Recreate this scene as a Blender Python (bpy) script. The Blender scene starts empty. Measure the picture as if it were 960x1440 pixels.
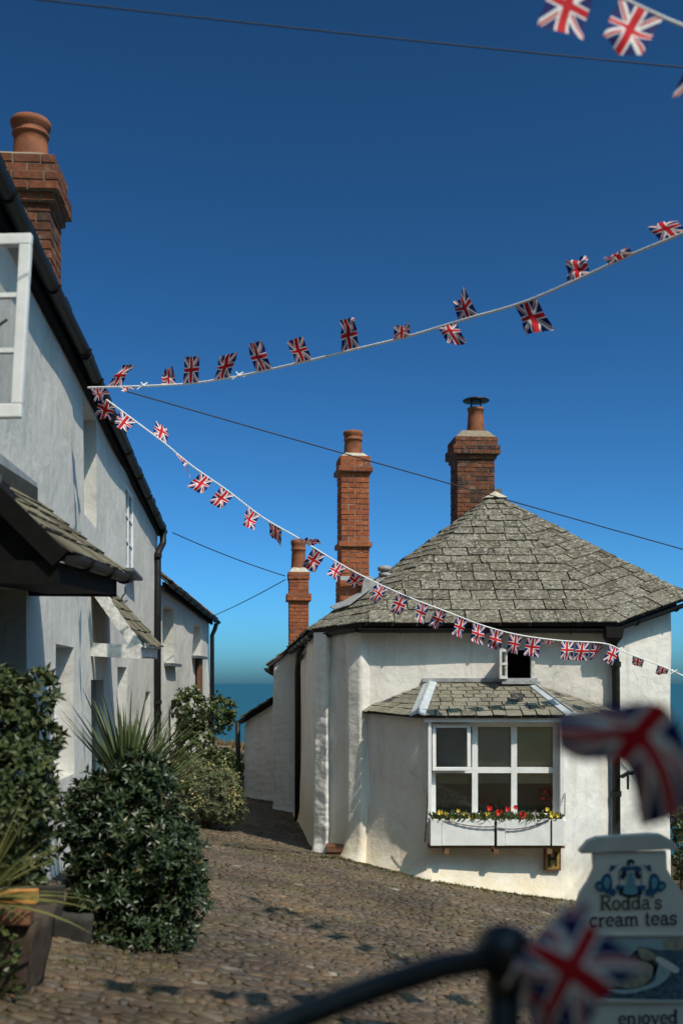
import bpy, bmesh, math, random
from mathutils import Vector, Matrix, noise
R = math.radians
rng = random.Random(7)
scene = bpy.context.scene
C = scene.collection

# ------------------------------------------------------------------ camera, sky, sun, exposure
FPX = 1500.0                       # focal length in photo pixels (960 x 1440), horizon at row 960
def P(x, y, d):                    # survey helper: photo point at depth d metres -> world
    return Vector(((x - 480) / FPX * d, d, (960 - y) / FPX * d))

cam_d = bpy.data.cameras.new('camera')
cam = bpy.data.objects.new('camera', cam_d); C.objects.link(cam)
cam.location = (0, 0, 0); cam.rotation_euler = (R(90), 0, 0)
cam_d.sensor_fit = 'VERTICAL'; cam_d.sensor_height = 36.0; cam_d.lens = 36.0 * FPX / 1440
cam_d.shift_y = 240 / 1440
cam_d.clip_start = 0.05; cam_d.clip_end = 200000
cam_d.dof.use_dof = True; cam_d.dof.focus_distance = 13.6
cam_d.dof.aperture_fstop = 37.5 / 19.0
scene.camera = cam

SUN = Vector((0.50, -0.58, 1.0)).normalized()
elev = math.asin(SUN.z); azim = math.atan2(SUN.x, SUN.y)
world = bpy.data.worlds.new('World'); scene.world = world; world.use_nodes = True
wn = world.node_tree.nodes; wl = world.node_tree.links
sky = wn.new('ShaderNodeTexSky'); sky.sky_type = 'NISHITA'; sky.sun_disc = False
sky.sun_elevation = elev; sky.sun_rotation = azim
sky.altitude = 0; sky.air_density = 0.48; sky.dust_density = 1.4; sky.ozone_density = 10.0
gam = wn.new('ShaderNodeGamma'); gam.inputs[1].default_value = 1.55; tint = wn.new('ShaderNodeMixRGB'); tint.blend_type = 'MULTIPLY'; tint.inputs[0].default_value = 1.0; tint.inputs[2].default_value = (0.65, 1.0, 0.69, 1)
wl.new(sky.outputs[0], gam.inputs[0]); wl.new(gam.outputs[0], tint.inputs[1])
wl.new(tint.outputs[0], wn['Background'].inputs[0]); wn['Background'].inputs[1].default_value = 0.103
sun_d = bpy.data.lights.new('sun', 'SUN'); sun_d.energy = 4.15; sun_d.angle = R(0.53); sun_d.color = (1.0, 0.895, 0.76)
sun = bpy.data.objects.new('sun', sun_d); C.objects.link(sun)
sun.rotation_euler = SUN.to_track_quat('Z', 'Y').to_euler(); sun.location = (20, -30, 50)
vs = scene.view_settings
vs.view_transform = 'Standard'; vs.look = 'None'; vs.gamma = 1; vs.exposure = 0.06; vs.use_curve_mapping = False
scene.cycles.max_bounces = 8; scene.cycles.transparent_max_bounces = 8
scene.cycles.use_denoising = True

# ------------------------------------------------------------------ material helpers
def new_mat(name):
    m = bpy.data.materials.new(name); m.use_nodes = True
    nt = m.node_tree
    return m, nt, nt.nodes['Principled BSDF']
def N(nt, t, **kw):
    n = nt.nodes.new(t)
    for k, v in kw.items():
        setattr(n, k, v)
    return n
def ramp(nt, src, stops):
    r = N(nt, 'ShaderNodeValToRGB'); e = r.color_ramp.elements
    while len(e) > 1: e.remove(e[-1])
    e[0].position, e[0].color = stops[0][0], (*stops[0][1], 1)
    for p, c in stops[1:]:
        k = e.new(p); k.color = (*c, 1)
    nt.links.new(src, r.inputs[0]); return r.outputs[0]
def tex_noise(nt, scale, detail=5, rough=0.6, vec=None, dist=0.0):
    n = N(nt, 'ShaderNodeTexNoise'); n.inputs['Scale'].default_value = scale
    n.inputs['Detail'].default_value = detail; n.inputs['Roughness'].default_value = rough
    n.inputs['Distortion'].default_value = dist
    if vec is not None: nt.links.new(vec, n.inputs['Vector'])
    return n.outputs['Fac']
def geo_pos(nt, scale=(1, 1, 1)):
    g = N(nt, 'ShaderNodeNewGeometry'); m = N(nt, 'ShaderNodeMapping')
    m.inputs['Scale'].default_value = scale
    nt.links.new(g.outputs['Position'], m.inputs['Vector']); return m.outputs[0]
def mixc(nt, fac, a, b, mode='MIX'):
    m = N(nt, 'ShaderNodeMix', data_type='RGBA', blend_type=mode)
    for sock, v in ((m.inputs['Factor'], fac), (m.inputs['A'], a), (m.inputs['B'], b)):
        if hasattr(v, 'links'): nt.links.new(v, sock)
        elif isinstance(v, (int, float)): sock.default_value = v
        else: sock.default_value = (*v, 1)
    return m.outputs['Result']
for _s in ():
    pass
def mixcol(nt, fac, a, b, mode='MIX'):
    m = nt.nodes.new('ShaderNodeMixRGB'); m.blend_type = mode
    for i, v in enumerate((fac, a, b)):
        s = m.inputs[i]
        if isinstance(v, bpy.types.NodeSocket): nt.links.new(v, s)
        elif isinstance(v, (int, float)): s.default_value = v
        else: s.default_value = (*v, 1)
    return m.outputs[0]
def math_n(nt, op, a, b=None, clamp=False):
    m = nt.nodes.new('ShaderNodeMath'); m.operation = op; m.use_clamp = clamp
    for i, v in enumerate((a, b)):
        if v is None: continue
        if isinstance(v, bpy.types.NodeSocket): nt.links.new(v, m.inputs[i])
        else: m.inputs[i].default_value = v
    return m.outputs[0]
def bump(nt, bsdf, h, strength=0.4, dist=0.02):
    b = N(nt, 'ShaderNodeBump'); b.inputs['Strength'].default_value = strength; b.inputs['Distance'].default_value = dist
    nt.links.new(h, b.inputs['Height']); nt.links.new(b.outputs[0], bsdf.inputs['Normal'])
def setp(b, col=None, rough=None, spec=None, metal=None):
    if col is not None: b.inputs['Base Color'].default_value = (*col, 1)
    if rough is not None: b.inputs['Roughness'].default_value = rough
    if spec is not None: b.inputs['Specular IOR Level'].default_value = spec
    if metal is not None: b.inputs['Metallic'].default_value = metal

def mat_whitewash(name, base, dirt, stain=None, rough_scale=1.0, crack=0.35):
    m, nt, b = new_mat(name); setp(b, base, 0.85, 0.25)
    pos = geo_pos(nt); streak = geo_pos(nt, (6, 6, 0.7))
    n1 = tex_noise(nt, 1.6, 6, 0.65, pos); n2 = tex_noise(nt, 1.0, 6, 0.7, streak); n3 = tex_noise(nt, 22, 4, 0.7, pos)
    c = mixcol(nt, ramp(nt, n1, [(0.46, (0, 0, 0)), (0.72, (0.65,) * 3)]), base, dirt)
    c = mixcol(nt, ramp(nt, n2, [(0.52, (0, 0, 0)), (0.74, (0.7,) * 3)]), c, dirt)
    c = mixcol(nt, ramp(nt, n3, [(0.62, (0, 0, 0)), (0.74, (crack,) * 3)]), c, tuple(v * 0.62 for v in dirt))
    vc_ = N(nt, 'ShaderNodeTexVoronoi'); vc_.feature = 'DISTANCE_TO_EDGE'; vc_.inputs['Scale'].default_value = 0.9
    dv = N(nt, 'ShaderNodeVectorMath'); dv.operation = 'ADD'; nn_ = N(nt, 'ShaderNodeTexNoise'); nn_.inputs['Scale'].default_value = 3.0; nn_.inputs['Detail'].default_value = 5
    nt.links.new(pos, nn_.inputs['Vector']); sc_ = N(nt, 'ShaderNodeVectorMath'); sc_.operation = 'SCALE'; sc_.inputs['Scale'].default_value = 0.45; nt.links.new(nn_.outputs['Color'], sc_.inputs[0])
    nt.links.new(pos, dv.inputs[0]); nt.links.new(sc_.outputs[0], dv.inputs[1]); nt.links.new(dv.outputs[0], vc_.inputs['Vector'])
    c = mixcol(nt, math_n(nt, 'MULTIPLY', ramp(nt, vc_.outputs['Distance'], [(0.0, (0.4,) * 3), (0.006, (0, 0, 0))]), ramp(nt, tex_noise(nt, 0.8, 3, 0.5, pos), [(0.48, (0, 0, 0)), (0.56, (1,) * 3)])), c, tuple(v * 0.45 for v in dirt))
    if stain:                                   # damp ochre staining of the limewash just above the ground
        z0, z1, col = stain
        g = N(nt, 'ShaderNodeNewGeometry'); s = N(nt, 'ShaderNodeSeparateXYZ'); nt.links.new(g.outputs['Position'], s.inputs[0])
        h = math_n(nt, 'ADD', s.outputs['Z'], math_n(nt, 'MULTIPLY', s.outputs['X'], 0.15))
        mr = N(nt, 'ShaderNodeMapRange'); mr.inputs['From Min'].default_value = z1; mr.inputs['From Max'].default_value = z0
        nt.links.new(math_n(nt, 'ADD', h, math_n(nt, 'MULTIPLY', n1, 0.5)), mr.inputs['Value'])
        c = mixcol(nt, math_n(nt, 'MULTIPLY', mr.outputs[0], math_n(nt, 'MULTIPLY', ramp(nt, tex_noise(nt, 3.1, 6, 0.7, pos), [(0.3, (0.15,) * 3), (0.65, (1,) * 3)]), 1.0)), c, col)
    nt.links.new(c, b.inputs['Base Color'])
    f1 = tex_noise(nt, 7 * rough_scale, 6, 0.62, pos); f2 = tex_noise(nt, 60, 3, 0.6, pos)
    bump(nt, b, math_n(nt, 'ADD', math_n(nt, 'ADD', f1, math_n(nt, 'MULTIPLY', tex_noise(nt, 2.6, 3, 0.5, pos, 0.6), 1.6)), math_n(nt, 'MULTIPLY', f2, 0.12)), 0.42, 0.035)
    return m
M = {}
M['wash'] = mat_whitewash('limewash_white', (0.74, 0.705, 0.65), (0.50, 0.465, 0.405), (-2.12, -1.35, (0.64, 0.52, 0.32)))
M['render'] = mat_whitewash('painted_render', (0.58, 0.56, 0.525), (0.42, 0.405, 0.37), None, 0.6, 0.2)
def add_stones(m, scale, strength):
    nt = m.node_tree; b = nt.nodes['Principled BSDF']; v_ = N(nt, 'ShaderNodeTexVoronoi'); v_.inputs['Scale'].default_value = scale; nt.links.new(geo_pos(nt, (1, 1, 1.9)), v_.inputs['Vector'])
    k = N(nt, 'ShaderNodeBump'); k.inputs['Strength'].default_value = strength; k.inputs['Distance'].default_value = 0.05; k.invert = True
    nt.links.new(v_.outputs['Distance'], k.inputs['Height']); old = b.inputs['Normal'].links[0].from_socket; nt.links.new(old, k.inputs['Normal']); nt.links.new(k.outputs[0], b.inputs['Normal'])
    return m
M['rubble'] = mat_whitewash('painted_rubble', (0.75, 0.73, 0.69), (0.56, 0.54, 0.50), None, 1.6, 0.5)
add_stones(M['rubble'], 5.0, 0.4)

def mat_varied(name, stops, rough=0.85, nscale=12, per_object=True, spots=None, bumps=(0.5, 0.02), spec=0.25, extra=None):
    m, nt, b = new_mat(name); setp(b, stops[0][1], rough, spec)
    if per_object: rnd = N(nt, 'ShaderNodeObjectInfo').outputs['Random']
    else: rnd = N(nt, 'ShaderNodeNewGeometry').outputs['Random Per Island']
    c = ramp(nt, rnd, stops); pos = geo_pos(nt)
    n = tex_noise(nt, nscale, 6, 0.7, pos)
    c = mixcol(nt, 0.75, c, ramp(nt, n, [(0.3, (0.45,) * 3), (0.7, (1.25,) * 3)]), 'MULTIPLY')
    if spots:
        for sc, lo, hi, col, amt in spots:
            k = ramp(nt, tex_noise(nt, sc, 5, 0.65, pos), [(lo, (0, 0, 0)), (hi, (amt,) * 3)])
            c = mixcol(nt, k, c, col)
    if 'cobble' in name:
        c = mixcol(nt, 1.0, c, ramp(nt, tex_noise(nt, 0.9, 4, 0.6, pos), [(0.36, (0.62,) * 3), (0.6, (1.2,) * 3)]), 'MULTIPLY')
    nt.links.new(c, b.inputs['Base Color'])
    bump(nt, b, n, *bumps)
    return m
brick_stops = [(0, (0.30, 0.088, 0.038)), (0.35, (0.38, 0.118, 0.048)), (0.7, (0.33, 0.10, 0.042)), (0.9, (0.25, 0.078, 0.04)), (1, (0.18, 0.072, 0.048))]
brick_spots = [(9, 0.6, 0.72, (0.36, 0.31, 0.25), 0.35)]
old_stops = [(0, (0.155, 0.056, 0.030)), (0.4, (0.21, 0.075, 0.038)), (0.75, (0.115, 0.047, 0.03)), (1, (0.065, 0.042, 0.033))]
old_spots = [(7, 0.55, 0.72, (0.25, 0.22, 0.16), 0.6), (16, 0.6, 0.7, (0.10, 0.09, 0.075), 0.6)]
M['brick'] = mat_varied('red_brick', brick_stops, 0.85, 18, True, brick_spots)
M['brick_i'] = mat_varied('red_brick_mass', brick_stops, 0.85, 18, False, brick_spots)
M['oldbrick'] = mat_varied('weathered_brick', old_stops, 0.9, 14, True, old_spots)
M['oldbrick_i'] = mat_varied('weathered_brick_mass', old_stops, 0.9, 14, False, old_spots)
M['slate'] = mat_varied('stone_slate', [(0, (0.125, 0.107, 0.076)), (0.25, (0.175, 0.155, 0.118)), (0.5, (0.25, 0.228, 0.182)), (0.7, (0.185, 0.162, 0.122)), (0.88, (0.145, 0.125, 0.09)), (0.96, (0.24, 0.215, 0.17)), (1, (0.085, 0.073, 0.055))], 0.92, 34, True,
    [(2.5, 0.50, 0.66, (0.27, 0.25, 0.20), 0.6), (11, 0.53, 0.62, (0.40, 0.37, 0.30), 0.6), (19, 0.55, 0.61, (0.50, 0.47, 0.39), 0.8), (23, 0.54, 0.60, (0.035, 0.03, 0.02), 0.9), (5, 0.56, 0.72, (0.13, 0.115, 0.055), 0.45)], (1.0, 0.03))
M['slate_i'] = mat_varied('stone_slate_mass', [(0, (0.13, 0.12, 0.095)), (1, (0.2, 0.186, 0.15))], 0.92, 26, False)
M['bayslate'] = mat_varied('small_slate', [(0, (0.15, 0.135, 0.10)), (0.35, (0.25, 0.23, 0.18)), (0.65, (0.20, 0.185, 0.145)), (0.9, (0.28, 0.26, 0.205)), (0.96, (0.06, 0.06, 0.06)), (1, (0.05, 0.05, 0.05))], 0.9, 30, True,
    [(16, 0.55, 0.68, (0.36, 0.33, 0.25), 0.5)], (0.7, 0.015))
M['porchslate'] = mat_varied('mossy_slate', [(0, (0.10, 0.085, 0.06)), (0.5, (0.17, 0.145, 0.10)), (1, (0.22, 0.19, 0.135))], 0.9, 22, True, [(9, 0.52, 0.66, (0.10, 0.105, 0.045), 0.6)])
M['cobble'] = mat_varied('cobble_stone', [(0, (0.066, 0.047, 0.03)), (0.3, (0.118, 0.084, 0.054)), (0.55, (0.092, 0.073, 0.056)), (0.75, (0.155, 0.10, 0.06)), (0.90, (0.082, 0.073, 0.064)), (0.985, (0.115, 0.092, 0.064)), (1, (0.26, 0.23, 0.18))], 0.6, 20, True,
    [(1.6, 0.50, 0.66, (0.10, 0.084, 0.034), 0.55), (1.1, 0.55, 0.7, (0.15, 0.092, 0.046), 0.5)], (0.5, 0.012), 0.4)
M['cobble_i'] = mat_varied('cobble_stone_mass', [(0, (0.066, 0.047, 0.03)), (0.3, (0.118, 0.084, 0.054)), (0.55, (0.092, 0.073, 0.056)), (0.75, (0.155, 0.10, 0.06)), (0.90, (0.082, 0.073, 0.064)), (0.985, (0.115, 0.092, 0.064)), (1, (0.26, 0.23, 0.18))], 0.6, 20, False,
    [(1.6, 0.50, 0.66, (0.10, 0.084, 0.034), 0.55), (1.1, 0.55, 0.7, (0.15, 0.092, 0.046), 0.5)], (0.5, 0.012), 0.4)
M['rock'] = mat_varied('rough_stone', [(0, (0.15, 0.12, 0.085)), (1, (0.28, 0.24, 0.18))], 0.95, 9, False)

def mat_plain(name, col, rough=0.6, spec=0.4, metal=0.0, nscale=14, var=0.35, bumps=(0.25, 0.01)):
    m, nt, b = new_mat(name); setp(b, col, rough, spec, metal)
    n = tex_noise(nt, nscale, 6, 0.65, geo_pos(nt))
    c = mixcol(nt, 1.0, col, ramp(nt, n, [(0.3, (1 - var,) * 3), (0.7, (1 + var * 0.6,) * 3)]), 'MULTIPLY')
    nt.links.new(c, b.inputs['Base Color']); bump(nt, b, n, *bumps); return m
M['mortar'] = mat_plain('mortar', (0.30, 0.265, 0.21), 0.95)
M['mortar_dk'] = mat_plain('old_mortar', (0.20, 0.18, 0.145), 0.95)
M['flaunch'] = mat_plain('flaunching', (0.50, 0.45, 0.37), 0.95)
M['flaunch_dk'] = mat_plain('weathered_flaunching', (0.27, 0.22, 0.155), 0.95)
M['terracotta'] = mat_plain('terracotta', (0.25, 0.088, 0.04), 0.75, 0.3, 0, 7, 0.45)
M['black'] = mat_plain('black_paint', (0.012, 0.0115, 0.011), 0.5, 0.3, 0, 9, 0.5)
M['blackwood'] = mat_plain('black_timber', (0.006, 0.0058, 0.0055), 0.75, 0.12, 0, 9, 0.5)
M['iron'] = mat_plain('dark_iron', (0.018, 0.018, 0.02), 0.38, 0.5, 0, 9, 0.5)
M['white'] = mat_plain('white_gloss_paint', (0.78, 0.78, 0.765), 0.45, 0.4, 0, 6, 0.12)
M['oldwhite'] = mat_plain('flaking_white_paint', (0.62, 0.60, 0.56), 0.7, 0.3, 0, 18, 0.4)
M['lead'] = mat_plain('lead_sheet', (0.52, 0.56, 0.60), 0.45, 0.5, 0.15, 5, 0.25)
M['leadgrey'] = mat_plain('old_lead', (0.34, 0.345, 0.35), 0.6, 0.4, 0.1, 7, 0.4)
M['slatesill'] = mat_plain('slate_sill', (0.09, 0.10, 0.115), 0.6)
M['wood'] = mat_plain('aged_wood', (0.18, 0.10, 0.05), 0.8)
M['woodrust'] = mat_plain('rust_brown_board', (0.16, 0.07, 0.035), 0.8)
M['deck'] = mat_plain('roof_deck', (0.045, 0.042, 0.038), 0.95)
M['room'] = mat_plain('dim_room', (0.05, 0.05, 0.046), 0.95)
M['blind_refl'] = mat_plain('reflection_blind', (0.90, 0.84, 0.66), 0.9, 0.2, 0, 2, 0.1)  # pale tone imitating grey reflections in the window
M['doordark'] = mat_plain('dark_door', (0.02, 0.022, 0.022), 0.5)
M['doorgrey'] = mat_plain('grey_green_door', (0.13, 0.135, 0.125), 0.6)
M['earth'] = mat_plain('earth', (0.062, 0.046, 0.030), 0.98, 0.1, 0, 6, 0.6, (0.8, 0.03))
M['yellow'] = mat_plain('yellow_plate', (0.33, 0.20, 0.05), 0.6)
M['cord'] = mat_plain('white_tape', (0.86, 0.86, 0.85), 0.8, 0.3, 0, 14, 0.05)
M['wire'] = mat_plain('wire', (0.012, 0.012, 0.014), 0.7)
M['orange'] = mat_plain('orange_ridge', (0.42, 0.16, 0.05), 0.85)
M['ochre'] = mat_plain('ochre_timber', (0.46, 0.215, 0.055), 0.85)
M['trough'] = mat_plain('weathered_planter', (0.075, 0.055, 0.042), 0.9, 0.2, 0, 9, 0.5)
M['slategrey'] = mat_plain('grey_planter', (0.04, 0.038, 0.034), 0.85, 0.3, 0, 9, 0.4)
M['hydrant_black'] = mat_plain('black_letter', (0.02, 0.018, 0.012), 0.7)
M['red'] = mat_plain('red_petal', (0.62, 0.02, 0.012), 0.6)
M['yellowpetal'] = mat_plain('yellow_petal', (0.75, 0.55, 0.06), 0.6)
M['pinkpetal'] = mat_plain('pale_petal', (0.70, 0.55, 0.56), 0.6)

def mat_ground():
    m, nt, b = new_mat('track_earth'); setp(b, (0.07, 0.052, 0.034), 0.98, 0.1)
    pos = geo_pos(nt)
    n = tex_noise(nt, 2.2, 7, 0.7, pos); n2 = tex_noise(nt, 26, 5, 0.7, pos)
    c = ramp(nt, n, [(0.3, (0.05, 0.036, 0.021)), (0.52, (0.09, 0.064, 0.036)), (0.68, (0.085, 0.078, 0.026))])
    c = mixcol(nt, 0.7, c, ramp(nt, n2, [(0.3, (0.5,) * 3), (0.7, (1.3,) * 3)]), 'MULTIPLY')
    nt.links.new(c, b.inputs['Base Color']); bump(nt, b, n2, 0.8, 0.03); return m
M['ground'] = mat_ground()
def mat_hill():
    m, nt, b = new_mat('grassy_slope'); setp(b, (0.07, 0.09, 0.03), 0.98, 0.1)
    n = tex_noise(nt, 0.35, 8, 0.7, geo_pos(nt))
    nt.links.new(ramp(nt, n, [(0.3, (0.035, 0.05, 0.018)), (0.6, (0.09, 0.10, 0.04)), (0.75, (0.15, 0.13, 0.07))]), b.inputs['Base Color']); return m
M['hill'] = mat_hill()
def mat_sea():
    m, nt, b = new_mat('sea_water'); setp(b, (0.005, 0.088, 0.125), 0.5, 0.12)
    pos = geo_pos(nt, (0.0012, 0.004, 1)); n = tex_noise(nt, 1.0, 6, 0.6, pos)
    nt.links.new(ramp(nt, n, [(0.35, (0.014, 0.080, 0.120)), (0.65, (0.020, 0.098, 0.138))]), b.inputs['Base Color'])
    bump(nt, b, tex_noise(nt, 0.2, 6, 0.65, geo_pos(nt)), 0.6, 1.0); return m
M['sea'] = mat_sea()
def mat_glass():
    m, nt, b = new_mat('window_glass'); nt.nodes.remove(b)
    out = nt.nodes['Material Output']; t = N(nt, 'ShaderNodeBsdfTransparent'); g = N(nt, 'ShaderNodeBsdfGlossy')
    g.inputs['Roughness'].default_value = 0.02; t.inputs['Color'].default_value = (0.97, 0.975, 0.965, 1)
    f = N(nt, 'ShaderNodeFresnel'); f.inputs['IOR'].default_value = 1.7
    mx = N(nt, 'ShaderNodeMixShader'); nt.links.new(f.outputs[0], mx.inputs[0]); nt.links.new(t.outputs[0], mx.inputs[1]); nt.links.new(g.outputs[0], mx.inputs[2])
    bb = N(nt, 'ShaderNodeBump'); bb.inputs['Strength'].default_value = 0.05; bb.inputs['Distance'].default_value = 0.02
    nt.links.new(tex_noise(nt, 3, 2, 0.5, geo_pos(nt)), bb.inputs['Height']); nt.links.new(bb.outputs[0], g.inputs['Normal'])
    nt.links.new(mx.outputs[0], out.inputs[0]); return m
M['glass'] = mat_glass()
def mat_leaf(name, stops, rough=0.45, spec=0.4, trans=0.25):
    m, nt, b = new_mat(name); setp(b, stops[0][1], rough, spec)
    c = ramp(nt, N(nt, 'ShaderNodeNewGeometry').outputs['Random Per Island'], stops)
    nt.links.new(c, b.inputs['Base Color'])
    out = nt.nodes['Material Output']; t = N(nt, 'ShaderNodeBsdfTranslucent'); nt.links.new(c, t.inputs['Color'])
    mx = N(nt, 'ShaderNodeMixShader'); mx.inputs[0].default_value = trans
    nt.links.new(b.outputs[0], mx.inputs[1]); nt.links.new(t.outputs[0], mx.inputs[2]); nt.links.new(mx.outputs[0], out.inputs[0]); return m
M['leaf_dark'] = mat_leaf('dark_glossy_leaf', [(0, (0.011, 0.023, 0.008)), (0.5, (0.022, 0.040, 0.014)), (0.85, (0.040, 0.062, 0.024)), (0.97, (0.07, 0.092, 0.04)), (1, (0.12, 0.085, 0.03))], 0.40, 0.4, 0.12)
M['leaf_olive'] = mat_leaf('olive_leaf', [(0, (0.025, 0.042, 0.014)), (0.6, (0.05, 0.07, 0.022)), (1, (0.10, 0.11, 0.04))], 0.45, 0.4, 0.2)
M['leaf_silver'] = mat_leaf('silver_leaf', [(0, (0.055, 0.07, 0.035)), (0.5, (0.11, 0.13, 0.07)), (1, (0.21, 0.21, 0.115))], 0.7, 0.2, 0.2)
M['leaf_flower'] = mat_leaf('pale_flower_head', [(0, (0.26, 0.23, 0.10)), (1, (0.36, 0.32, 0.16))], 0.8, 0.2, 0.2)
M['leaf_mid'] = mat_leaf('mid_green_leaf', [(0, (0.03, 0.05, 0.014)), (0.6, (0.06, 0.085, 0.022)), (1, (0.12, 0.14, 0.045))], 0.38, 0.5, 0.2)
M['blade'] = mat_leaf('spiky_blade', [(0, (0.05, 0.075, 0.025)), (0.6, (0.085, 0.115, 0.04)), (1, (0.14, 0.16, 0.065))], 0.45, 0.4, 0.2)
M['blade_y'] = mat_leaf('yellowish_blade', [(0, (0.10, 0.11, 0.03)), (1, (0.22, 0.21, 0.07))], 0.5, 0.35, 0.25)
M['weed'] = mat_leaf('weed', [(0, (0.06, 0.07, 0.02)), (1, (0.13, 0.12, 0.045))], 0.8, 0.2, 0.2)
M['dry'] = mat_leaf('dry_grass', [(0, (0.16, 0.11, 0.05)), (1, (0.30, 0.22, 0.11))], 0.9, 0.2, 0.2)
M['bark'] = mat_plain('bark', (0.07, 0.05, 0.035), 0.95)

def mat_flag():
    m, nt, b = new_mat('union_flag_cloth'); setp(b, (1, 1, 1), 0.75, 0.2)
    uv = N(nt, 'ShaderNodeUVMap'); s = N(nt, 'ShaderNodeSeparateXYZ'); nt.links.new(uv.outputs[0], s.inputs[0])
    x = math_n(nt, 'MULTIPLY', math_n(nt, 'SUBTRACT', s.outputs[0], 0.5), 3.0)      # -1.5 .. 1.5 along the fly
    y = math_n(nt, 'MULTIPLY', math_n(nt, 'SUBTRACT', s.outputs[1], 0.5), 2.0)      # -1 .. 1 along the hoist
    ax, ay = math_n(nt, 'ABSOLUTE', x), math_n(nt, 'ABSOLUTE', y)
    k = 1 / math.sqrt(1 + 2.25)
    d1 = math_n(nt, 'MULTIPLY', math_n(nt, 'SUBTRACT', x, math_n(nt, 'MULTIPLY', y, 1.5)), k)
    d2 = math_n(nt, 'MULTIPLY', math_n(nt, 'ADD', x, math_n(nt, 'MULTIPLY', y, 1.5)), k)
    wd = math_n(nt, 'MINIMUM', math_n(nt, 'ABSOLUTE', d1), math_n(nt, 'ABSOLUTE', d2))
    sx = math_n(nt, 'SIGN', x)
    o1 = math_n(nt, 'ABSOLUTE', math_n(nt, 'ADD', d1, math_n(nt, 'MULTIPLY', sx, 0.055)))
    o2 = math_n(nt, 'ABSOLUTE', math_n(nt, 'ADD', d2, math_n(nt, 'MULTIPLY', sx, -0.055)))
    rd = math_n(nt, 'MINIMUM', o1, o2)
    cr = math_n(nt, 'MINIMUM', ax, ay)
    less = lambda v, t: math_n(nt, 'LESS_THAN', v, t)
    blue, white, red = (0.012, 0.016, 0.12), (0.74, 0.73, 0.72), (0.50, 0.012, 0.02)
    c = mixcol(nt, less(wd, 0.165), blue, white); c = mixcol(nt, less(rd, 0.058), c, red)
    c = mixcol(nt, less(cr, 0.285), c, white); c = mixcol(nt, less(cr, 0.185), c, red)
    nt.links.new(c, b.inputs['Base Color'])
    out = nt.nodes['Material Output']; t = N(nt, 'ShaderNodeBsdfTranslucent'); nt.links.new(c, t.inputs['Color'])
    mx = N(nt, 'ShaderNodeMixShader'); mx.inputs[0].default_value = 0.22
    nt.links.new(b.outputs[0], mx.inputs[1]); nt.links.new(t.outputs[0], mx.inputs[2]); nt.links.new(mx.outputs[0], out.inputs[0]); return m
M['flag'] = mat_flag()
M['signwhite'] = mat_plain('sign_board_white', (0.84, 0.77, 0.68), 0.5, 0.4, 0, 3, 0.08)
M['signlid'] = mat_plain('sign_board_lid', (0.64, 0.585, 0.52), 0.5, 0.4, 0, 3, 0.08)
M['ink_brown'] = mat_plain('ink_brown', (0.12, 0.10, 0.07), 0.6, 0.3, 0, 5, 0.05)
M['ink_navy'] = mat_plain('ink_navy', (0.035, 0.04, 0.075), 0.6, 0.3, 0, 5, 0.05)
M['ink_blue'] = mat_plain('ink_blue', (0.03, 0.13, 0.26), 0.6, 0.3, 0, 60, 0.5)
M['ink_teal'] = mat_plain('ink_teal', (0.17, 0.38, 0.45), 0.6, 0.3, 0, 60, 0.2)
M['ink_dark'] = mat_plain('ink_dark', (0.02, 0.03, 0.06), 0.6, 0.3, 0, 60, 0.3)
M['ink_cup'] = mat_plain('ink_cup', (0.42, 0.54, 0.56), 0.6, 0.3, 0, 20, 0.15)
M['ink_scone'] = mat_plain('ink_scone', (0.42, 0.37, 0.27), 0.6, 0.3, 0, 30, 0.4)
M['ink_cloth'] = mat_plain('ink_cloth', (0.10, 0.17, 0.22), 0.6, 0.3, 0, 40, 0.8)

# ------------------------------------------------------------------ object helpers
def tag(o, label=None, cat=None, group=None, kind=None):
    if label: o['label'] = label
    if cat: o['category'] = cat
    if group: o['group'] = group
    if kind: o['kind'] = kind
    return o
def thing(name, loc, label, cat, group=None):
    e = bpy.data.objects.new(name, None); C.objects.link(e); e.location = loc; e.empty_display_size = 0.1
    return tag(e, label, cat, group)
def adopt(o, parent):
    if parent is None: return
    o.parent = parent
    if parent.type == 'EMPTY': o.matrix_parent_inverse = Matrix.Translation(-Vector(parent.location))
def mesh_obj(name, verts, faces, mat, parent=None, smooth=False, uvs=None):
    me = bpy.data.meshes.new(name); me.from_pydata([tuple(v) for v in verts], [], faces); me.update()
    if smooth: me.polygons.foreach_set('use_smooth', [True] * len(me.polygons))
    if uvs:
        ul = me.uv_layers.new(name='UVMap')
        for l in me.loops: ul.data[l.index].uv = uvs[l.vertex_index]
    me.materials.append(M[mat] if isinstance(mat, str) else mat)
    o = bpy.data.objects.new(name, me); C.objects.link(o); adopt(o, parent); return o

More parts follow.
